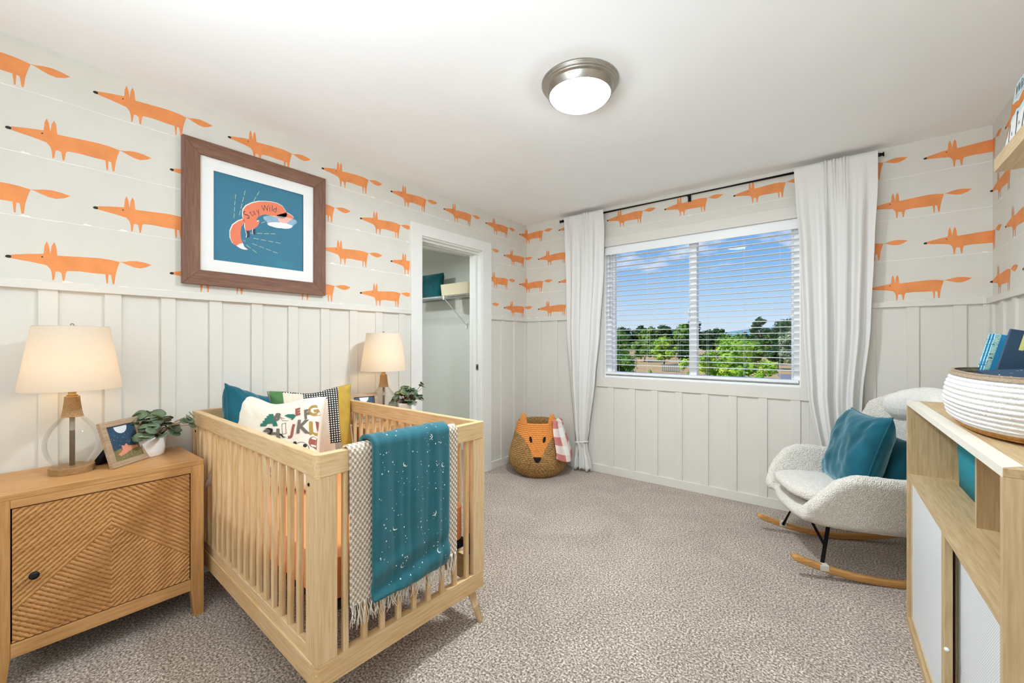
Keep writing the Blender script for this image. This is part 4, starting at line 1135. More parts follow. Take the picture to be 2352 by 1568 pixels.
for off in (.001, .005): flat(bm, [(-.036, .208), (.036, .208), (.028, .188), (.012, .166), (-.004, .162), (-.018, .172)], surfb(off), 0, .02)
obj('nose', bm, M_felt, fb)
for s, hgt, w_ in ((-1, .10, .042), (1, .092, .048)):
    bm = bmesh.new(); G2 = {}; nn_ = 26
    for side in (0, 1):
        for j in range(nn_ + 1):
            t = j / nn_; half = w_ * (1 - t ** 1.7) + .004
            for i in range(13):
                u = (i / 12 * 2 - 1); ang = s * .80 + u * half / .18
                r_ = .187 + (.006 + .0035 * abs(math.sin(PI * t * hgt / .0115)) if side else -.006) - .012 * t
                G2[side, i, j] = bm.verts.new((r_ * math.cos(ang), r_ * math.sin(ang), .472 + hgt * t))
    for side in (0, 1):
        for j in range(nn_):
            for i in range(12): bm.faces.new((G2[side, i, j], G2[side, i + 1, j], G2[side, i + 1, j + 1], G2[side, i, j + 1]))
    for j in range(nn_):
        for i in (0, 12): bm.faces.new((G2[0, i, j], G2[1, i, j], G2[1, i, j + 1], G2[0, i, j + 1]))
    for i in range(12):
        for j in (0, nn_): bm.faces.new((G2[0, i, j], G2[0, i + 1, j], G2[1, i + 1, j], G2[1, i, j]))
    obj('ear', bm, M_sea_o, fb, smooth=True)

# checked blanket hanging over the basket rim
m, n, l, b = new_mat('check_weave'); MATS['check_weave'] = m
uvn = n.new('ShaderNodeUVMap'); uvn.uv_map = 'UVMap'; sp = n.new('ShaderNodeSeparateXYZ'); l.new(uvn.outputs[0], sp.inputs[0]); fl_ = []
for ax in ('X', 'Y'):
    a1 = n.new('ShaderNodeMath'); a1.operation = 'MULTIPLY'; a1.inputs[1].default_value = 1 / .078; l.new(sp.outputs[ax], a1.inputs[0])
    a2 = n.new('ShaderNodeMath'); a2.operation = 'MODULO'; a2.inputs[1].default_value = 2; l.new(a1.outputs[0], a2.inputs[0]); a3 = n.new('ShaderNodeMath'); a3.operation = 'GREATER_THAN'; a3.inputs[1].default_value = 1; l.new(a2.outputs[0], a3.inputs[0]); fl_.append(a3)
a4 = n.new('ShaderNodeMath'); a4.operation = 'MULTIPLY'; l.new(fl_[0].outputs[0], a4.inputs[0]); l.new(fl_[1].outputs[0], a4.inputs[1])
a5 = n.new('ShaderNodeMath'); a5.operation = 'ADD'; l.new(fl_[0].outputs[0], a5.inputs[0]); l.new(fl_[1].outputs[0], a5.inputs[1])
a6 = n.new('ShaderNodeMath'); a6.operation = 'MULTIPLY'; a6.inputs[1].default_value = .5; l.new(a5.outputs[0], a6.inputs[0])
cr = n.new('ShaderNodeValToRGB'); cr.color_ramp.interpolation = 'CONSTANT'; e = cr.color_ramp.elements; e[0].color = srgb('#f0eeea'); e[1].position = .3; e[1].color = srgb('#ecdcd3'); k = e.new(.8); k.color = srgb('#cf8079')
l.new(a6.outputs[0], cr.inputs[0]); l.new(cr.outputs[0], b.inputs['Base Color']); b.inputs['Roughness'].default_value = .95
ang0 = math.radians(11)   # world direction from the basket centre where the blanket hangs
bm = bmesh.new(); uvl = bm.loops.layers.uv.new('UVMap'); G_ = {}; UV = {}
nu, nv = 30, 60; Lw = .21
for j in range(nv + 1):
    s = j / nv * .56 - .16
    for i in range(nu + 1):
        u = i / nu * 2 - 1
        spread = .085 + .050 * max(0, s) / .4 + .01 * math.sin(s * 12)
        if s < 0: r_, z = .158, .487 + s
        elif s < .055: f = s / .055; r_, z = .158 + .052 * f, .487 + .018 * math.sin(PI * f)
        else:
            d = s - .055 + .0; z = .487 - d * (1 - .16 * u * u); r_ = rad(max(z, .15)) + .018 + .05 * d
        r_ += .008 * math.sin(u * 7 + s * 6) * (1 if s > .05 else .2) + .008
        ang = ang0 + u * spread / .2
        G_[i, j] = bm.verts.new((FB.x + r_ * math.cos(ang), FB.y + r_ * math.sin(ang), z)); UV[i, j] = (u * spread + .2, s + .36)
for i in range(nu):
    for j in range(nv):
        ks = ((i, j), (i + 1, j), (i + 1, j + 1), (i, j + 1)); f = bm.faces.new([G_[k_] for k_ in ks])
        for lp, k_ in zip(f.loops, ks): lp[uvl].uv = UV[k_]
o = obj('checked_blanket', bm, m, None, smooth=True, solid=.006); tag(o, 'pink and white checked blanket hanging over the rim of the fox basket', 'blanket')

# ------------------------------------------------------------------ rocking chair
RC = Vector((2.711, -.547, 0)); RA = math.radians(205)
ch = empty('rocking_chair', 'cream boucle rocking chair with black metal legs and curved wooden rockers', 'chair', RC, RA)
m, n, l, b = new_mat('boucle'); MATS['boucle'] = m
t_ = n.new('ShaderNodeTexCoord'); z_ = n.new('ShaderNodeTexVoronoi'); z_.inputs['Scale'].default_value = 190; l.new(t_.outputs['Object'], z_.inputs['Vector'])
z2 = n.new('ShaderNodeTexNoise'); z2.inputs['Scale'].default_value = 120; z2.inputs['Detail'].default_value = 3; l.new(t_.outputs['Object'], z2.inputs['Vector'])
r_ = n.new('ShaderNodeValToRGB'); r_.color_ramp.elements[0].position = .3; r_.color_ramp.elements[0].color = srgb('#e6ded1'); r_.color_ramp.elements[1].position = .7; r_.color_ramp.elements[1].color = srgb('#fbf7ef'); l.new(z2.outputs['Fac'], r_.inputs[0]); l.new(r_.outputs[0], b.inputs['Base Color'])
b.inputs['Roughness'].default_value = .95; b.inputs['Sheen Weight'].default_value = .4; b.inputs['Specular IOR Level'].default_value = .1
bp = n.new('ShaderNodeBump'); bp.inputs['Strength'].default_value = .9; bp.inputs['Distance'].default_value = .006; bp.invert = True; l.new(z_.outputs['Distance'], bp.inputs['Height']); l.new(bp.outputs[0], b.inputs['Normal'])
M_bou = m


def bake(o_):
    """apply modifiers into the mesh"""
    bpy.context.view_layer.update(); dg = bpy.context.evaluated_depsgraph_get()
    me = bpy.data.meshes.new_from_object(o_.evaluated_get(dg)); o_.modifiers.clear(); o_.data = me
    for p in me.polygons: p.use_smooth = True


TK = [(0, .385, -.268, .335), (.03, .372, -.292, .385), (.06, .330, -.318, .455), (.10, .265, -.333, .525), (.145, .19, -.337, .555), (.22, .06, -.335, .548), (.29, -.04, -.33, .540), (.335, -.10, -.325, .60), (.375, -.145, -.318, .74), (.41, -.19, -.30, .85), (.45, -.28, -.21, .915), (.5, -.325, 0, .925)]
BK = [(0, .365, -.215, .300), (.07, .30, -.255, .275), (.2, .12, -.27, .27), (.29, -.03, -.265, .27), (.36, -.12, -.235, .27), (.42, -.19, -.17, .27), (.5, -.225, 0, .27)]


def UT(t):
    s = -1 if t > .5 else 1; t2 = 1 - t if t > .5 else t
    a_ = interp(TK, t2); b_ = interp(BK, t2)
    return Vector((a_[0], a_[1] * s, a_[2])), Vector((b_[0], b_[1] * s, b_[2]))


bm = bmesh.new(); rings = []; NT = 90
for q in range(NT + 1):
    t = q / NT; A0, B0 = UT(t); A1, _ = UT(min(1, t + .01)); A2, _ = UT(max(0, t - .01)); tan = (A1 - A2).normalized()
    ax = (A0 - B0); lax = ax.length; ax.normalize(); nn_ = tan.cross(ax).normalized()
    th = .034; ring = []
    for (p_, dirn) in ((A0, 1), (B0, -1)):
        for i in range(7):
            an = PI * i / 6; off = nn_ * math.cos(an) * th * dirn + ax * math.sin(an) * th * dirn
            ring.append(bm.verts.new(p_ + off - ax * th * dirn * .9))
    rings.append(ring)
for a_, b_ in zip(rings, rings[1:]):
    for i in range(14): bm.faces.new((a_[i], a_[(i + 1) % 14], b_[(i + 1) % 14], b_[i]))
bm.faces.new(rings[0]); bm.faces.new(rings[-1][::-1])
# rounded front noses of the arms
for s in (-1, 1):
    g = bmesh.new(); bmesh.ops.create_icosphere(g, subdivisions=3, radius=1)
    for v in g.verts: v.co = Vector((v.co.x * .03 + .374, v.co.y * .042 + s * .240, v.co.z * .040 + .318))
    me_ = bpy.data.meshes.new('x'); g.to_mesh(me_); bm.from_mesh(me_); bpy.data.meshes.remove(me_); g.free()
# seat pan
g = bmesh.new(); bmesh.ops.create_icosphere(g, subdivisions=4, radius=1)
for v in g.verts:
    p = v.co.copy(); c2 = Vector((math.copysign(abs(p.x) ** .6, p.x), math.copysign(abs(p.y) ** .6, p.y), math.copysign(abs(p.z) ** .7, p.z)))
    x = c2.x * .305 + .085; v.co = Vector((x, c2.y * .285, c2.z * .055 + .285 + .05 * x - .02 * (1 - c2.y ** 2)))
me_ = bpy.data.meshes.new('x'); g.to_mesh(me_); bm.from_mesh(me_); bpy.data.meshes.remove(me_); g.free()
sh = obj('upholstered_shell', bm, M_bou, ch, smooth=True)
md = sh.modifiers.new('r', 'REMESH'); md.mode = 'VOXEL'; md.voxel_size = .012
md = sh.modifiers.new('s', 'SMOOTH'); md.iterations = 8; md.factor = .6
bake(sh)
for v in sh.data.vertices: v.co += v.normal * .0022 * noise.noise(v.co * 60)
# seat cushion
bm = bmesh.new(); bmesh.ops.create_icosphere(bm, subdivisions=5, radius=1)
for v in bm.verts:
    p = v.co.copy(); c2 = Vector((math.copysign(abs(p.x) ** .55, p.x), math.copysign(abs(p.y) ** .55, p.y), math.copysign(abs(p.z) ** .65, p.z)))
    x = c2.x * .285 + .115; yy = c2.y * (.245 - .02 * c2.x)
    v.co = Vector((x, yy, c2.z * .042 + .362 + .09 * x + .03 * max(0, c2.z) * (1 - c2.x ** 2) * (1 - c2.y ** 2)))
    v.co += Vector((0, 0, .0025 * noise.noise(v.co * 40)))
obj('seat_cushion', bm, M_bou, ch, smooth=True)
# sheepskin roll over the top of the back
bm = bmesh.new(); G_ = {}; na, nl = 36, 50
for j in range(nl + 1):
    t = j / nl * 2 - 1; yy = .055 + t * .225; cx = -.245 - .035 * (1 - t * t) + .03 * t * t; cz = .872 + .020 * math.cos(t * 2.2) + .015 * t
    e_ = (1 - abs(t) ** 5) ** .5 if abs(t) < 1 else 0
    for i in range(na):
        a_ = 2 * PI * i / na; rr = .082 * e_ + .001
        p = Vector((cx + rr * math.cos(a_) * .95, yy, cz + rr * math.sin(a_) * (1.15 if math.sin(a_) < 0 else .9)))
        p += Vector((math.cos(a_), 0, math.sin(a_))) * .004 * noise.noise(p * 45); G_[i, j] = bm.verts.new(p)
for j in range(nl):
    for i in range(na): bm.faces.new((G_[i, j], G_[(i + 1) % na, j], G_[(i + 1) % na, j + 1], G_[i, j + 1]))
bm.faces.new([G_[i, 0] for i in range(na)]); bm.faces.new([G_[i, nl] for i in range(na)])
m2 = mat('sheepskin', '#f2efe8', .98, .06, 90, 1.0, 150, sheen=.5)
o = obj('head_roll', bm, m2, ch, smooth=True); o['label'] = 'white fleecy head roll'
M_rock = wood('rocker_ash', '#cf9c5e', '#a9763e', 'x', .4, 3)
for s in (-1, 1):
    bm = bmesh.new(); R_ = []
    for i in range(41):
        x = -.42 + .86 * i / 40; zb = .078 * (x / .42) ** 2; tp = min(1, (.44 - x) / .03 + .25, (x + .42) / .03 + .25); hh = .034 * (.35 + .65 * max(0, min(1, tp)))
        sl_ = math.atan(2 * .078 * x / .42 ** 2); dx, dz = -math.sin(sl_), math.cos(sl_); mid = Vector((x, s * .265, zb + .017)) + Vector((dx, 0, dz)) * 0
        poly = rrect(.032, hh, min(.008, hh * .3), 3)
        R_.append([bm.verts.new(mid + Vector((dx * v, u, dz * v))) for u, v in poly])
    for a_, b_ in zip(R_, R_[1:]):
        for i in range(len(a_)): bm.faces.new((a_[i], a_[(i + 1) % len(a_)], b_[(i + 1) % len(b_)], b_[i]))
    bm.faces.new(R_[0]); bm.faces.new(R_[-1][::-1])
    obj('rocker', bm, M_rock, ch, smooth=True, bevel=0)
for sx in (-1, 1):
    for s in (-1, 1):
        fx = .30 * sx; bm = bmesh.new(); tube(bm, [(fx, s * .25, .078 * (fx / .42) ** 2 + .02), (fx * .80, s * .185, .265)], .0095, 12); obj('leg', bm, M_black, ch, smooth=True)
        bm = boxes((fx - .020, fx + .020, s * .265 - .0175, s * .265 + .0175, .078 * (fx / .42) ** 2 + .008, .078 * (fx / .42) ** 2 + .0365)); obj('foot_bracket', bm, mat('foot_plate', '#cfcac2', .5), ch, bevel=.002)
    bm = bmesh.new(); tube(bm, [(.24 * sx, -.185, .262), (.272 * sx, .215, .150)], .0075, 10); obj('brace', bm, M_black, ch, smooth=True)
for s in (-1, 1):
    bm = bmesh.new(); tube(bm, [(.21, s * .175, .258), (-.21, s * .175, .258)], .0075, 10); obj('brace', bm, M_black, ch, smooth=True)
CH = Matrix.Translation(RC) @ Matrix.Rotation(RA, 4, 'Z'); c3 = CH.to_3x3()
pillow('cushion', 'large teal velvet cushion on the rocking chair seat', 'cushion', CH @ Vector((.050, .040, .610)), c3 @ Vector((0.16, 1, .05)), c3 @ Vector((-.30, -.06, .9)), .545, .45, .17, [M_teal], seed=8, k=.10, n=44, piping=M_teal, wr=.010)
pillow('cushion', 'second teal cushion tucked behind the large one on the rocking chair', 'cushion', CH @ Vector((-.075, .06, .545)), c3 @ Vector((.1, 1, 0)), c3 @ Vector((-.30, 0, .9)), .38, .34, .10, [M_dteal if False else M_teal], seed=12, k=.05, n=24)

# ------------------------------------------------------------------ bookcase with sliding perforated doors
BA = math.radians(1.64)
bk = empty('storage_cabinet', 'pale oak storage cabinet with white perforated sliding doors along the right wall', 'cabinet', (2.845, -1.10, 0), BA)
OA, OB = '#ceb48d', '#b09468'
On = {a_: wood('pale_oak_' + a_, OA, OB, a_, .5, 3.0) for a_ in 'xyz'}
BD, BL_, BH = .385, 1.222, .954
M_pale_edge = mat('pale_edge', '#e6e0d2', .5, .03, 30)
obj('side_panel', boxes((0, BD, -.018, 0, 0, BH - .018)), On['z'], bk, bevel=.001, seg=1)
obj('side_panel', boxes((0, BD, -BL_, -BL_ + .018, 0, BH - .018)), On['z'], bk, bevel=.001, seg=1)
o = obj('cabinet_top', boxes((0, BD, -BL_, 0, BH - .018, BH)), On['y'], bk, bevel=.001, seg=1)
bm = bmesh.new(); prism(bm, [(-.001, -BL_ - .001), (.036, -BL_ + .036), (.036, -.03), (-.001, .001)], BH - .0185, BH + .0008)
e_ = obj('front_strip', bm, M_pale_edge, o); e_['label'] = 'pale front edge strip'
obj('shelf', boxes((.004, BD - .01, -BL_ + .018, -.018, .625, .643)), On['y'], bk)
obj('divider', boxes((.085, BD - .01, -.612, -.596, .643, BH - .018)), On['z'], bk)
obj('back_panel', boxes((BD - .01, BD, -BL_ + .018, -.018, .03, BH - .018)), On['z'], bk)
obj('bottom_panel', boxes((0, BD - .01, -BL_ + .018, -.018, .0, .032)), On['y'], bk)
obj('middle_panel', boxes((.07, BD - .01, -.62, -.602, .032, .625)), On['z'], bk)
m, n, l, b = new_mat('perforated_white'); MATS['perforated_white'] = m
t_ = n.new('ShaderNodeTexCoord'); sp = n.new('ShaderNodeSeparateXYZ'); l.new(t_.outputs['Object'], sp.inputs[0]); ss = []
for sg in ('ADD', 'SUBTRACT'):
    a1 = n.new('ShaderNodeMath'); a1.operation = sg; l.new(sp.outputs['Y'], a1.inputs[0]); l.new(sp.outputs['Z'], a1.inputs[1])
    a2 = n.new('ShaderNodeMath'); a2.operation = 'MULTIPLY'; a2.inputs[1].default_value = 2 * PI / .0085; l.new(a1.outputs[0], a2.inputs[0]); a3 = n.new('ShaderNodeMath'); a3.operation = 'COSINE'; l.new(a2.outputs[0], a3.inputs[0]); ss.append(a3)
a4 = n.new('ShaderNodeMath'); a4.operation = 'ADD'; l.new(ss[0].outputs[0], a4.inputs[0]); l.new(ss[1].outputs[0], a4.inputs[1])
a5 = n.new('ShaderNodeMapRange'); a5.inputs[1].default_value = .7; a5.inputs[2].default_value = 1.3; l.new(a4.outputs[0], a5.inputs[0])
mc = n.new('ShaderNodeMixRGB'); l.new(a5.outputs[0], mc.inputs[0]); mc.inputs[1].default_value = srgb('#eaeef1'); mc.inputs[2].default_value = srgb('#a9aeb2'); l.new(mc.outputs[0], b.inputs['Base Color']); b.inputs['Roughness'].default_value = .45
M_perf = m
for x0, y0, y1 in ((.010, -.655, -.022), (.040, -1.200, -.60)):
    d = obj('sliding_door', boxes((x0 + .004, x0 + .010, y0 + .04, y1 - .012, .045, .612)), M_perf, bk)
    obj('door_frame', boxes((x0, x0 + .018, y0, y0 + .045, .034, .622), (x0, x0 + .018, y1 - .014, y1, .034, .622), (x0, x0 + .018, y0 + .045, y1 - .014, .034, .046), (x0, x0 + .018, y0 + .045, y1 - .014, .611, .622)), On['z'], d, bevel=.001, seg=1)
    if x0 < .02:
        bm = bmesh.new(); bmesh.ops.create_icosphere(bm, subdivisions=3, radius=.006)
        for v in bm.verts: v.co += Vector((x0 + .004, y0 - .002, .272))
        obj('door_knob', bm, M_white, d, smooth=True)
CB = Matrix.Translation((2.845, -1.10, 0)) @ Matrix.Rotation(BA, 4, 'Z')
# teal fabric bin in the cabinet opening
bm = bmesh.new(); rs = []
for z, g in ((0, .0), (.10, .008), (.20, .016), (.262, .020)):
    rs.append([bm.verts.new((x * (1 + g * 3), y * (1 + g * 2.2) + .006 * math.sin(z * 20 + x * 30), z)) for x, y in rrect(.225, .47, .05, 5)])
for z, s in ((.262, .94), (.02, .90)): rs.append([bm.verts.new((x * s * 1.04, y * s * 1.03, z)) for x, y in rrect(.225, .47, .05, 5)])
for a_, b_ in zip(rs, rs[1:]):
    for i in range(len(a_)): bm.faces.new((a_[i], a_[(i + 1) % len(a_)], b_[(i + 1) % len(b_)], b_[i]))
bm.faces.new(rs[0]); bm.faces.new(rs[-1])
p = CB @ Vector((.250, -.30, .644))
m, n, l, b = new_mat('teal_knit'); MATS['teal_knit'] = m
t_ = n.new('ShaderNodeTexCoord'); w_ = n.new('ShaderNodeTexWave'); w_.bands_direction = 'Z'; w_.inputs['Scale'].default_value = 55; w_.inputs['Distortion'].default_value = 3.5; w_.inputs['Detail'].default_value = 2; l.new(t_.outputs['Object'], w_.inputs['Vector'])
cr = n.new('ShaderNodeValToRGB'); cr.color_ramp.elements[0].color = srgb('#0c8398'); cr.color_ramp.elements[1].color = srgb('#22a0b2'); l.new(w_.outputs['Fac'], cr.inputs[0]); l.new(cr.outputs[0], b.inputs['Base Color']); b.inputs['Roughness'].default_value = .9
bp = n.new('ShaderNodeBump'); bp.inputs['Strength'].default_value = .5; bp.inputs['Distance'].default_value = .003; l.new(w_.outputs['Fac'], bp.inputs['Height']); l.new(bp.outputs[0], b.inputs['Normal'])
o = obj('fabric_bin', bm, m, None, smooth=True, loc=p, rot=(0, 0, BA)); tag(o, 'bright teal knitted fabric bin in the open shelf of the cabinet', 'storage bin')

# rope basket on the cabinet
RB = Vector((3.058, -1.785, .9555)); rb = empty('rope_basket', 'white cotton rope basket full of books on top of the cabinet', 'basket', RB, BA)


def sup(a_, rx, ry, e_=2.6):
    c_, s_ = math.cos(a_), math.sin(a_); k_ = (abs(c_) ** e_ + abs(s_) ** e_) ** (-1 / e_); return rx * k_ * c_, ry * k_ * s_


def rope(name, prof_, mats, pick, parent, coil=.0135):
    bm = bmesh.new(); G_ = {}; na = 160; rows = []
    for (z0, x0, y0), (z1, x1, y1) in zip(prof_, prof_[1:]):
        nn_ = max(1, int(math.dist((z0, x0, y0), (z1, x1, y1)) / .0022))
        for i in range(nn_): f = i / nn_; rows.append((z0 + (z1 - z0) * f, x0 + (x1 - x0) * f, y0 + (y1 - y0) * f))
    rows.append(prof_[-1]); d = 0; prev = rows[0]
    for j, rw in enumerate(rows):
        d += math.dist(rw, prev); prev = rw
        for i in range(na):
            a_ = 2 * PI * i / na; x, y = sup(a_, rw[1], rw[2]); k_ = 1 + .0042 * abs(math.sin(PI * d / coil)) / .2 * (1 + .15 * math.sin(a_ * 60 + d * 90))
            G_[i, j] = bm.verts.new((x * k_, y * k_, rw[0]))
    for j in range(len(rows) - 1):
        for i in range(na):
            f = bm.faces.new((G_[i, j], G_[(i + 1) % na, j], G_[(i + 1) % na, j + 1], G_[i, j + 1])); f.smooth = True; f.material_index = pick(rows[j][0], i)
    bm.faces.new([G_[i, 0] for i in range(na)][::-1])
    return obj(name, bm, mats, parent, smooth=True)


M_rwhite = mat('cotton_rope', '#e2dfdb', .9, .06, 140, .7, 240); M_jute = mat('jute_rope', '#b98646', .9, .2, 90, .8, 160); M_rtan = mat('tan_rope', '#a28f78', .9, .15, 120, .6, 220)
rope('rope_wall', [(.001, .120, .235), (.004, .150, .268), (.03, .170, .300), (.075, .178, .318), (.12, .172, .315), (.152, .160, .305), (.158, .156, .300)], [M_rwhite, M_jute], lambda z, i: 1 if z < .018 else 0, rb)
rope('rope_lining', [(.010, .110, .22), (.03, .150, .282), (.10, .160, .300), (.156, .1535, .296), (.163, .1515, .294), (.163, .158, .301), (.150, .163, .3065)], [M_rtan], lambda z, i: 0, rb)

# books
def book(label, c, ang, tilt, w, h, t, cover, cat='book', group=None, spine=None, decor=None, lean=0):
    """cover faces local -y; spine on the -x side; c = lower spine corner"""
    o_ = empty('book', label, cat, c, ang, group); R = Matrix.Rotation(tilt, 4, 'Y') @ Matrix.Rotation(lean, 4, 'X')
    bm = boxes((0, w, 0, .0022, 0, h), (0, w, t - .0022, t, 0, h)); bmesh.ops.transform(bm, matrix=R, verts=bm.verts); obj('cover', bm, cover, o_, bevel=.0006, seg=1)
    bm = boxes((0, .0025, .002, t - .002, 0, h)); bmesh.ops.transform(bm, matrix=R, verts=bm.verts); obj('spine', bm, spine or cover, o_)
    bm = boxes((.003, w - .003, .0024, t - .0024, .003, h - .003)); bmesh.ops.transform(bm, matrix=R, verts=bm.verts); obj('pages', bm, mat('paper', '#efe9da', .9), o_)
    if decor:
        fn = lambda off: (lambda u, v: R @ Vector((u, -off, v)))
        bm = bmesh.new(); ms_ = decor(bm, fn, w, h); obj('cover_art', bm, ms_, o_)
    return o_


m, n, l, b = new_mat('birch_print'); MATS['birch_print'] = m
t_ = n.new('ShaderNodeTexCoord'); mpn = n.new('ShaderNodeMapping'); mpn.inputs['Scale'].default_value = (1, 1, 2.6); z_ = n.new('ShaderNodeTexNoise'); z_.inputs['Scale'].default_value = 60; l.new(t_.outputs['Object'], mpn.inputs[0]); l.new(mpn.outputs[0], z_.inputs['Vector'])
cr = n.new('ShaderNodeValToRGB'); cr.color_ramp.interpolation = 'CONSTANT'; e = cr.color_ramp.elements; e[0].color = srgb('#2d3b3a'); e[1].position = .40; e[1].color = srgb('#bfe3d6'); k = e.new(.56); k.color = srgb('#8ccad0')
l.new(z_.outputs['Fac'], cr.inputs[0]); l.new(cr.outputs[0], b.inputs['Base Color']); b.inputs['Roughness'].default_value = .5
M_birch = m; M_sky = mat('blue_cover', '#2e93c6', .45, .22, 7); M_navy = mat('navy_cover', '#2a4862', .5, .12, 12)
M_wh = mat('cover_white', '#f2f4f4', .6); M_or = mat('cover_orange', '#d98232', .6, .15, 40); M_yl = mat('cover_yellow', '#e6e08a', .6); M_dk = mat('cover_dark', '#4a4238', .6, .4, 150); M_gn = mat('cover_teal', '#4d8a8c', .6, .2, 40)


def art_ho(bm, fn, w, h):
    f = fn(.0006); flat(bm, disc2(.085, h * .60, .016, 20), fn(.0005), 0); text_on(bm, 'Ho', .034, fn(.001), 0, (.128, h * .86), 0, .0008)
    flat(bm, [(.07, h * .20), (.085, h * .23), (.10, h * .30), (.112, h * .27), (.118, h * .22), (.10, h * .16), (.08, h * .15)], f, 1)
    flat(bm, [(0, h), (.012, h), (.010, 0), (0, 0)], f, 2); flat(bm, [(.02, 0), (.09, .03), (.16, .02), (.19, 0)], fn(.0004), 3)
    return [M_wh, M_or, M_birch, M_gn]


def art_m(bm, fn, w, h):
    text_on(bm, 'M', .072, fn(.001), 0, (.052, h * .86), 0, .001); flat(bm, disc2(.07, h * .48, .022, 8, .03), fn(.0006), 1)
    flat(bm, [(.03, .02), (.06, .07), (.1, .05), (.15, .09), (.18, .02)], fn(.0005), 1); return [M_yl, M_gn]


def at(x, y, z): return Vector((x, y, z))


for i, yy in enumerate((-1.500, -1.520, -1.540)):
    g = 'slim picture books with birch bark spines'
    book(('farthest slim blue picture book with birch bark spine in the rope basket', 'middle slim blue picture book with birch bark spine in the rope basket', 'nearest slim blue picture book with moon and title on its cover in the rope basket')[i],
         at(2.955 + .003 * i, yy, .975), math.radians(3), math.radians(13), .19, .262, .014, M_sky, group=g, spine=M_birch, decor=art_ho if i == 2 else None)
book('dark navy picture book with a yellow letter title leaning in the rope basket', at(2.975, -1.625, .985), math.radians(4), math.radians(13), .23, .265, .014, M_navy, decor=art_m)
bm = boxes((-.10, .12, -.15, .11, 0, .016))
rng = random.Random(2)
o = empty('book', 'dark starry blue book lying tilted at the front of the rope basket', 'book', (3.06, -1.83, 1.085), math.radians(8))
R = Matrix.Rotation(math.radians(14), 4, 'X') @ Matrix.Rotation(math.radians(-4), 4, 'Y')
bmesh.ops.transform(bm, matrix=R, verts=bm.verts); obj('cover', bm, M_navy, o, bevel=.001)
bm = bmesh.new()
for _ in range(40): flat(bm, disc2(rng.uniform(-.09, .11), rng.uniform(-.14, .10), rng.uniform(.0008, .002), 6), lambda u, v: R @ Vector((u, v, .0168)))
obj('printed_stars', bm, M_wh, o)

# ------------------------------------------------------------------ wall shelf with a picture book
shf = empty('wall_shelf', 'pale wooden floating wall shelf high on the right wall', 'shelf', (3.09, -1.134, 1.86))
obj('board', boxes((0, RW - 3.09 - .001, -1.3, 0, 0, .050)), wood('shelf_birch', '#dcc49d', '#c3a77c', 'y', .5, 3), shf, bevel=.001, seg=1)
obj('back_cleat', boxes((RW - 3.09 - .02, RW - 3.09 - .001, -1.28, -.02, -.03, 0)), On['y'], shf)
wb = empty('book', 'winter picture book with orange foxes standing on the high wall shelf', 'book', (3.112, -1.142, 1.9105), math.radians(-90))
# local: cover in x-z plane, facing local -y (= world -x); x runs towards the camera
bw_, bh_, bt_ = .27, .268, .014; R = Matrix.Rotation(math.radians(-7), 4, 'X')
bm = boxes((0, bw_, 0, .002, 0, bh_), (0, bw_, bt_ - .002, bt_, 0, bh_)); bmesh.ops.transform(bm, matrix=R, verts=bm.verts); obj('cover', bm, mat('ice_cover', '#d5e9f0', .5, .03, 20), wb)
bm = boxes((.002, bw_ - .002, .0021, bt_ - .0021, .002, bh_ - .002)); bmesh.ops.transform(bm, matrix=R, verts=bm.verts); obj('pages', bm, MATS['paper'], wb)
bm = bmesh.new(); fn = lambda off: (lambda u, v: R @ Vector((u, -off, v)))
flat(bm, [(0, .06), (.012, .075), (.02, .12), (.03, .14), (.05, .135), (.07, .15), (.11, .14), (.16, .15), (.20, .13), (.26, .14), (.26, .175), (.22, .19), (.17, .175), (.12, .195), (.085, .175), (.055, .185), (.02, .19), (0, .195)], fn(.0005), 0)
flat(bm, [(0, 0), (.26, 0), (.26, .13), (.20, .12), (.13, .11), (.07, .125), (.03, .11), (.01, .06)], fn(.0008), 1)
for p_, q_, ww in (((.03, .11), (.055, .01), .010), ((.10, .13), (.125, .06), .012), ((.125, .06), (.13, .0), .012), ((.19, .12), (.20, .02), .012)): flat(bm, line2(p_, q_, ww), fn(.001), 2)
for p_ in ((.075, .06), (.15, .07)): flat(bm, disc2(p_[0], p_[1], .005, 8, .01, .6), fn(.001), 3)
text_on(bm, 'Winter', .062, fn(.001), 3, (.108, .232), 0, 0); flat(bm, line2((.03, .203), (.2, .203), .0012), fn(.001), 3)
obj('cover_art', bm, [M_or, M_wh, M_dk, mat('slate_print', '#5b6a72', .6)], wb)

# ------------------------------------------------------------------ garden and countryside outside (upper floor window)
GZ = -3.1
gm = mat('dry_grass', '#c9a877', .95, .18, .6)
struct('ground', boxes((-300, 220, 1.2, 440, GZ - .3, GZ)), gm); bpy.data.objects['ground'].name = 'terrain'
bm = bmesh.new(); prism(bm, [(-3.4, 56), (60, 50), (60, 62.0), (-2.6, 66), (-4.6, 64)], GZ, GZ + .02); struct('road', bm, mat('asphalt', '#8d8f94', .9, .06, 3))
bm = bmesh.new()
for k_ in range(60):
    x = -240 + k_ * 7; h_ = 6.0 + 3.0 * noise.noise(Vector((k_ * .16, 1, 2))) ; bm.verts.new((x, 390, GZ)); bm.verts.new((x, 400, GZ + 9 + h_ * 1.1)); bm.verts.new((x, 430, GZ))
bm.verts.ensure_lookup_table()
for k_ in range(59):
    a_ = bm.verts; i = 3 * k_; bm.faces.new((a_[i], a_[i + 3], a_[i + 4], a_[i + 1])); bm.faces.new((a_[i + 1], a_[i + 4], a_[i + 5], a_[i + 2]))
struct('distant_hills', bm, mat('blue_hills', '#6f95a6', .95, .05, .02))


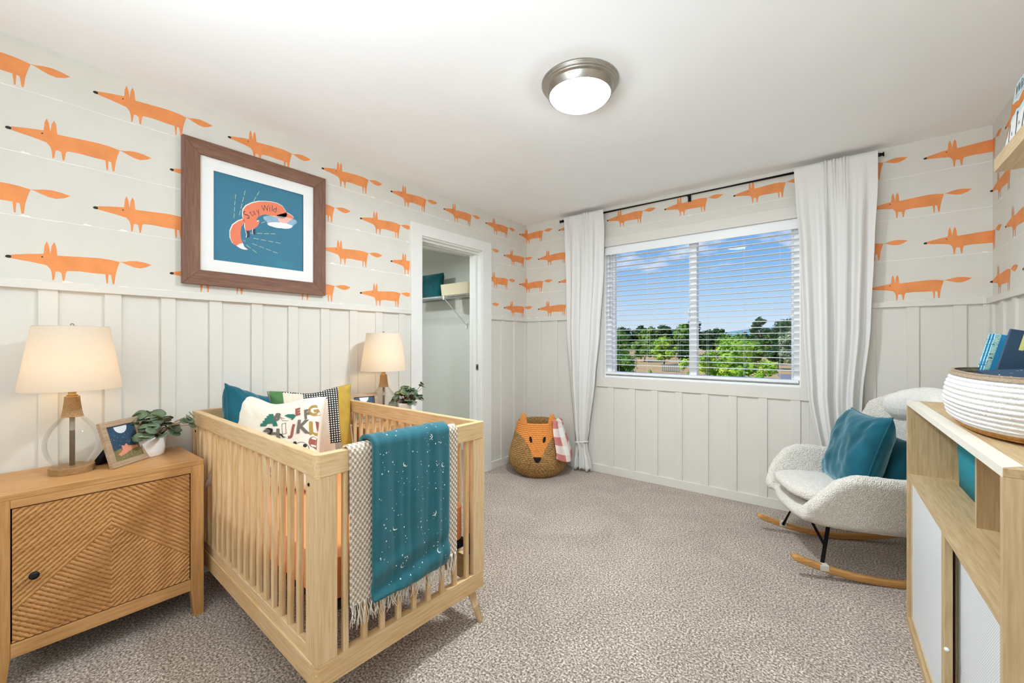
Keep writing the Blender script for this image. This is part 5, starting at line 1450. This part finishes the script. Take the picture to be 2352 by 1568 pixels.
def leafmat(name, c1, c2, c3):
    m_, n_, l_, b_ = new_mat(name); MATS[name] = m_
    t = n_.new('ShaderNodeTexCoord'); z = n_.new('ShaderNodeTexNoise'); z.inputs['Scale'].default_value = 2.2; z.inputs['Detail'].default_value = 5; l_.new(t.outputs['Object'], z.inputs['Vector'])
    r = n_.new('ShaderNodeValToRGB'); r.color_ramp.elements[0].position = .34; r.color_ramp.elements[1].position = .66; r.color_ramp.elements[0].color = srgb(c1); r.color_ramp.elements[1].color = srgb(c3); q = r.color_ramp.elements.new(.5); q.color = srgb(c2)
    l_.new(z.outputs['Fac'], r.inputs[0]); l_.new(r.outputs[0], b_.inputs['Base Color']); b_.inputs['Roughness'].default_value = .7; b_.inputs['Specular IOR Level'].default_value = .2
    b_.inputs['Transmission Weight'].default_value = 0
    return m_


LM = {'bright': leafmat('bright_leaves', '#5f8f2c', '#8fb83c', '#c6dd55'), 'mid': leafmat('mid_leaves', '#3f6a2c', '#638c3a', '#93ad4e'), 'dark': leafmat('dark_leaves', '#22402a', '#37592f', '#5b7740'), 'grey': leafmat('grey_leaves', '#6e8266', '#8fa07f', '#b4bf98')}
M_bark = mat('bark', '#6d5a48', .95, .2, 8)


def tree(label, x, y, top, w, kind, seed, n_leaf=2600, leaf=.16, low=None, group=None, shape='round'):
    """crown from GZ+low to top"""
    t = empty('tree', label, 'tree', (x, y, GZ), 0, group); rng = random.Random(seed)
    h = top - GZ; low = .25 * h if low is None else low
    bm = bmesh.new(); tube(bm, [(0, 0, 0), (.05 * w, 0, low + .2), (0, .04 * w, h * .75)], [.05 * h * .6, .035 * h * .6, .01 * h], 8)
    for k_ in range(5):
        a_ = rng.uniform(0, 6.28); z = low + (h - low) * rng.uniform(.05, .5); tube(bm, [(0, 0, z), (w * .32 * math.cos(a_), w * .32 * math.sin(a_), z + h * .13)], [.012 * h, .004 * h], 6)
    obj('trunk', bm, M_bark, t, smooth=True)
    bm = bmesh.new(); cl_ = []
    for k_ in range(44):
        f = rng.random(); a_ = rng.uniform(0, 2 * PI)
        prof_w = (math.sin(PI * min(1, .12 + f * .85)) ** .6 if shape == 'round' else (1 - f) ** .8 + .06)
        rr = w / 2 * prof_w * rng.uniform(.3, .85); cl_.append((Vector((rr * math.cos(a_), rr * math.sin(a_), low + (h - low) * (.06 + .88 * f))), w * rng.uniform(.09, .17)))
    # dark inner mass so the crown is not see-through
    for c_, r_ in cl_:
        g = bmesh.new(); bmesh.ops.create_icosphere(g, subdivisions=2, radius=r_ * .66)
        for v in g.verts: v.co = v.co * (1 + .35 * noise.noise(v.co * 3 / r_ * .5 + c_)) + c_
        me_ = bpy.data.meshes.new('x'); g.to_mesh(me_); bm.from_mesh(me_); bpy.data.meshes.remove(me_); g.free()
    for _ in range(n_leaf):
        c_, r_ = rng.choice(cl_); d = Vector((rng.gauss(0, 1), rng.gauss(0, 1), rng.gauss(0, 1))).normalized(); p = c_ + d * r_ * rng.uniform(.62, 1.1)
        nn_ = (d + Vector((rng.uniform(-.7, .7), rng.uniform(-.7, .7), rng.uniform(-.2, .9)))).normalized(); a_, b_ = frame_of(nn_); s = leaf * rng.uniform(.6, 1.2)
        v = [bm.verts.new(p + a_ * s * q[0] + b_ * s * q[1]) for q in ((-.5, 0), (0, -.32), (.5, 0), (0, .32))]; bm.faces.new(v)
    obj('crown', bm, LM[kind], t)
    return t


tree('tall bright green leafy tree close to the window, right of the divider', .3, 9, 1.50, 1.9, 'bright', 1, 7500, .085, low=.2)
tree('bright green tree touching the right side of the window divider', -.35, 9.8, 1.30, 1.7, 'bright', 31, 6000, .085, low=.2)
tree('low yellow green tree at the lower right corner of the view', 1.15, 8.4, .95, 1.3, 'bright', 32, 5200, .075, low=.2)
tree('bright green conifer shaped tree at the lower left corner of the view', -4.3, 12, 1.95, 2.3, 'mid', 2, 8000, .09, low=.1, shape='cone')
tree('small sapling in front of the dry field', -1.95, 9, .45, .42, 'bright', 3, 900, .06, low=1.9)
tree('yellow green young tree touching the left side of the window divider', -.95, 9, .92, .95, 'bright', 33, 3800, .07, low=.4)
tree('bluish green bush right of the conifer shaped tree', -3.1, 10.2, .35, 1.1, 'mid', 34, 3200, .07, low=.3)
tree('round yellow green tree standing alone in the dry field', -25.3, 80, 2.1, 5.2, 'bright', 4, 3600, .42)
tree('loose tall tree rising above the others right of the window divider', -10.2, 90, 6.4, 3.6, 'dark', 15, 900, .6, low=4.2)
tree('wide dark tree at the right edge of the view', -7.2, 110, 6.2, 9.5, 'dark', 6, 4200, .7)
tree('greyish olive tree at the right edge behind the field', -3.3, 70, 3.0, 4.6, 'grey', 7, 3600, .42)
tree('slim dark tree directly behind the window divider', -25.2, 100, 6.9, 4.2, 'dark', 8, 2400, .6)
for i, (lab, x, y, top, w, kd) in enumerate([('broad olive green tree behind the conifer shaped tree', -33.1, 90, 1.9, 6.6, 'mid'), ('low dark green tree left of the window divider', -22.6, 85, 1.5, 4.8, 'dark'),
        ('mid green tree below the loose tall tree', -9.8, 80, 1.6, 5.0, 'mid'), ('low dark tree left of the greyish olive tree', -5.9, 77, 1.2, 3.6, 'dark'), ('olive green tree in front of the distant blue hills', -14.4, 90, 2.3, 5.6, 'mid')]):
    tree(lab, x, y, top, w, kd, 50 + i, 2800, .45)
ORD = ['leftmost', 'second from left', 'third from left', 'fourth from left', 'fifth from left', 'sixth from left', 'seventh from left', 'middle', 'ninth from left', 'tenth from left', 'fifth from right', 'fourth from right', 'third from right', 'second from right', 'rightmost']
for i, (x, top, w) in enumerate([(-64.4, 6.4, 9), (-60.2, 7.1, 9), (-55, 7.4, 9), (-50.3, 6.6, 8.6), (-46.4, 6.8, 8.5), (-42.5, 6.2, 8.4), (-38.7, 7.3, 8), (-32.9, 5.0, 8), (-29.7, 5.8, 7.6), (-25.7, 3.6, 7.4), (-22.3, 3.8, 7), (-18.8, 3.5, 7), (-14.9, 3.7, 7), (-11.1, 5.7, 6.6), (-7.4, 6.1, 6.6)]):
    tree(ORD[i] + ' of the trees in the far belt on the horizon', x, 140 + 3 * (i % 3), top, w, 'dark' if i % 3 else 'mid', 70 + i, 1700, 1.0, group='trees of the far belt')
# wire field fence and slatted gate
f_ = empty('field_fence', 'wire fence with pale posts across the dry field', 'fence', (0, 0, GZ))
fx = [-44 + 2.6 * i for i in range(10)]
for x in fx:
    bm = bmesh.new(); tube(bm, [(x, 98, 0), (x, 98, 1.7)], .09, 6); obj('post', bm, mat('pale_post', '#c9c4ba', .8), f_)
bm = bmesh.new()
for z in (.5, 1.1, 1.6): tube(bm, [(fx[0], 98, z), (fx[-1], 98, z)], .04, 4)
obj('wire', bm, mat('pale_wire', '#b9b6ae', .7), f_)
f2 = empty('slatted_gate', 'short grey slatted gate panel in the field left of the window divider', 'gate', (-17.6, 60, GZ))
bm = bmesh.new(); box(bm, -1.35, 1.35, -.03, .03, .1, .2); box(bm, -1.35, 1.35, -.03, .03, 1.0, 1.1); obj('frame', bm, mat('grey_paint', '#7f878c', .7), f2)
for i in range(9): obj('picket', boxes((-1.32 + i * .3, -1.16 + i * .3, .031, .07, .05, 1.14)), mat('grey_paint', '#7f878c', .7), f2)
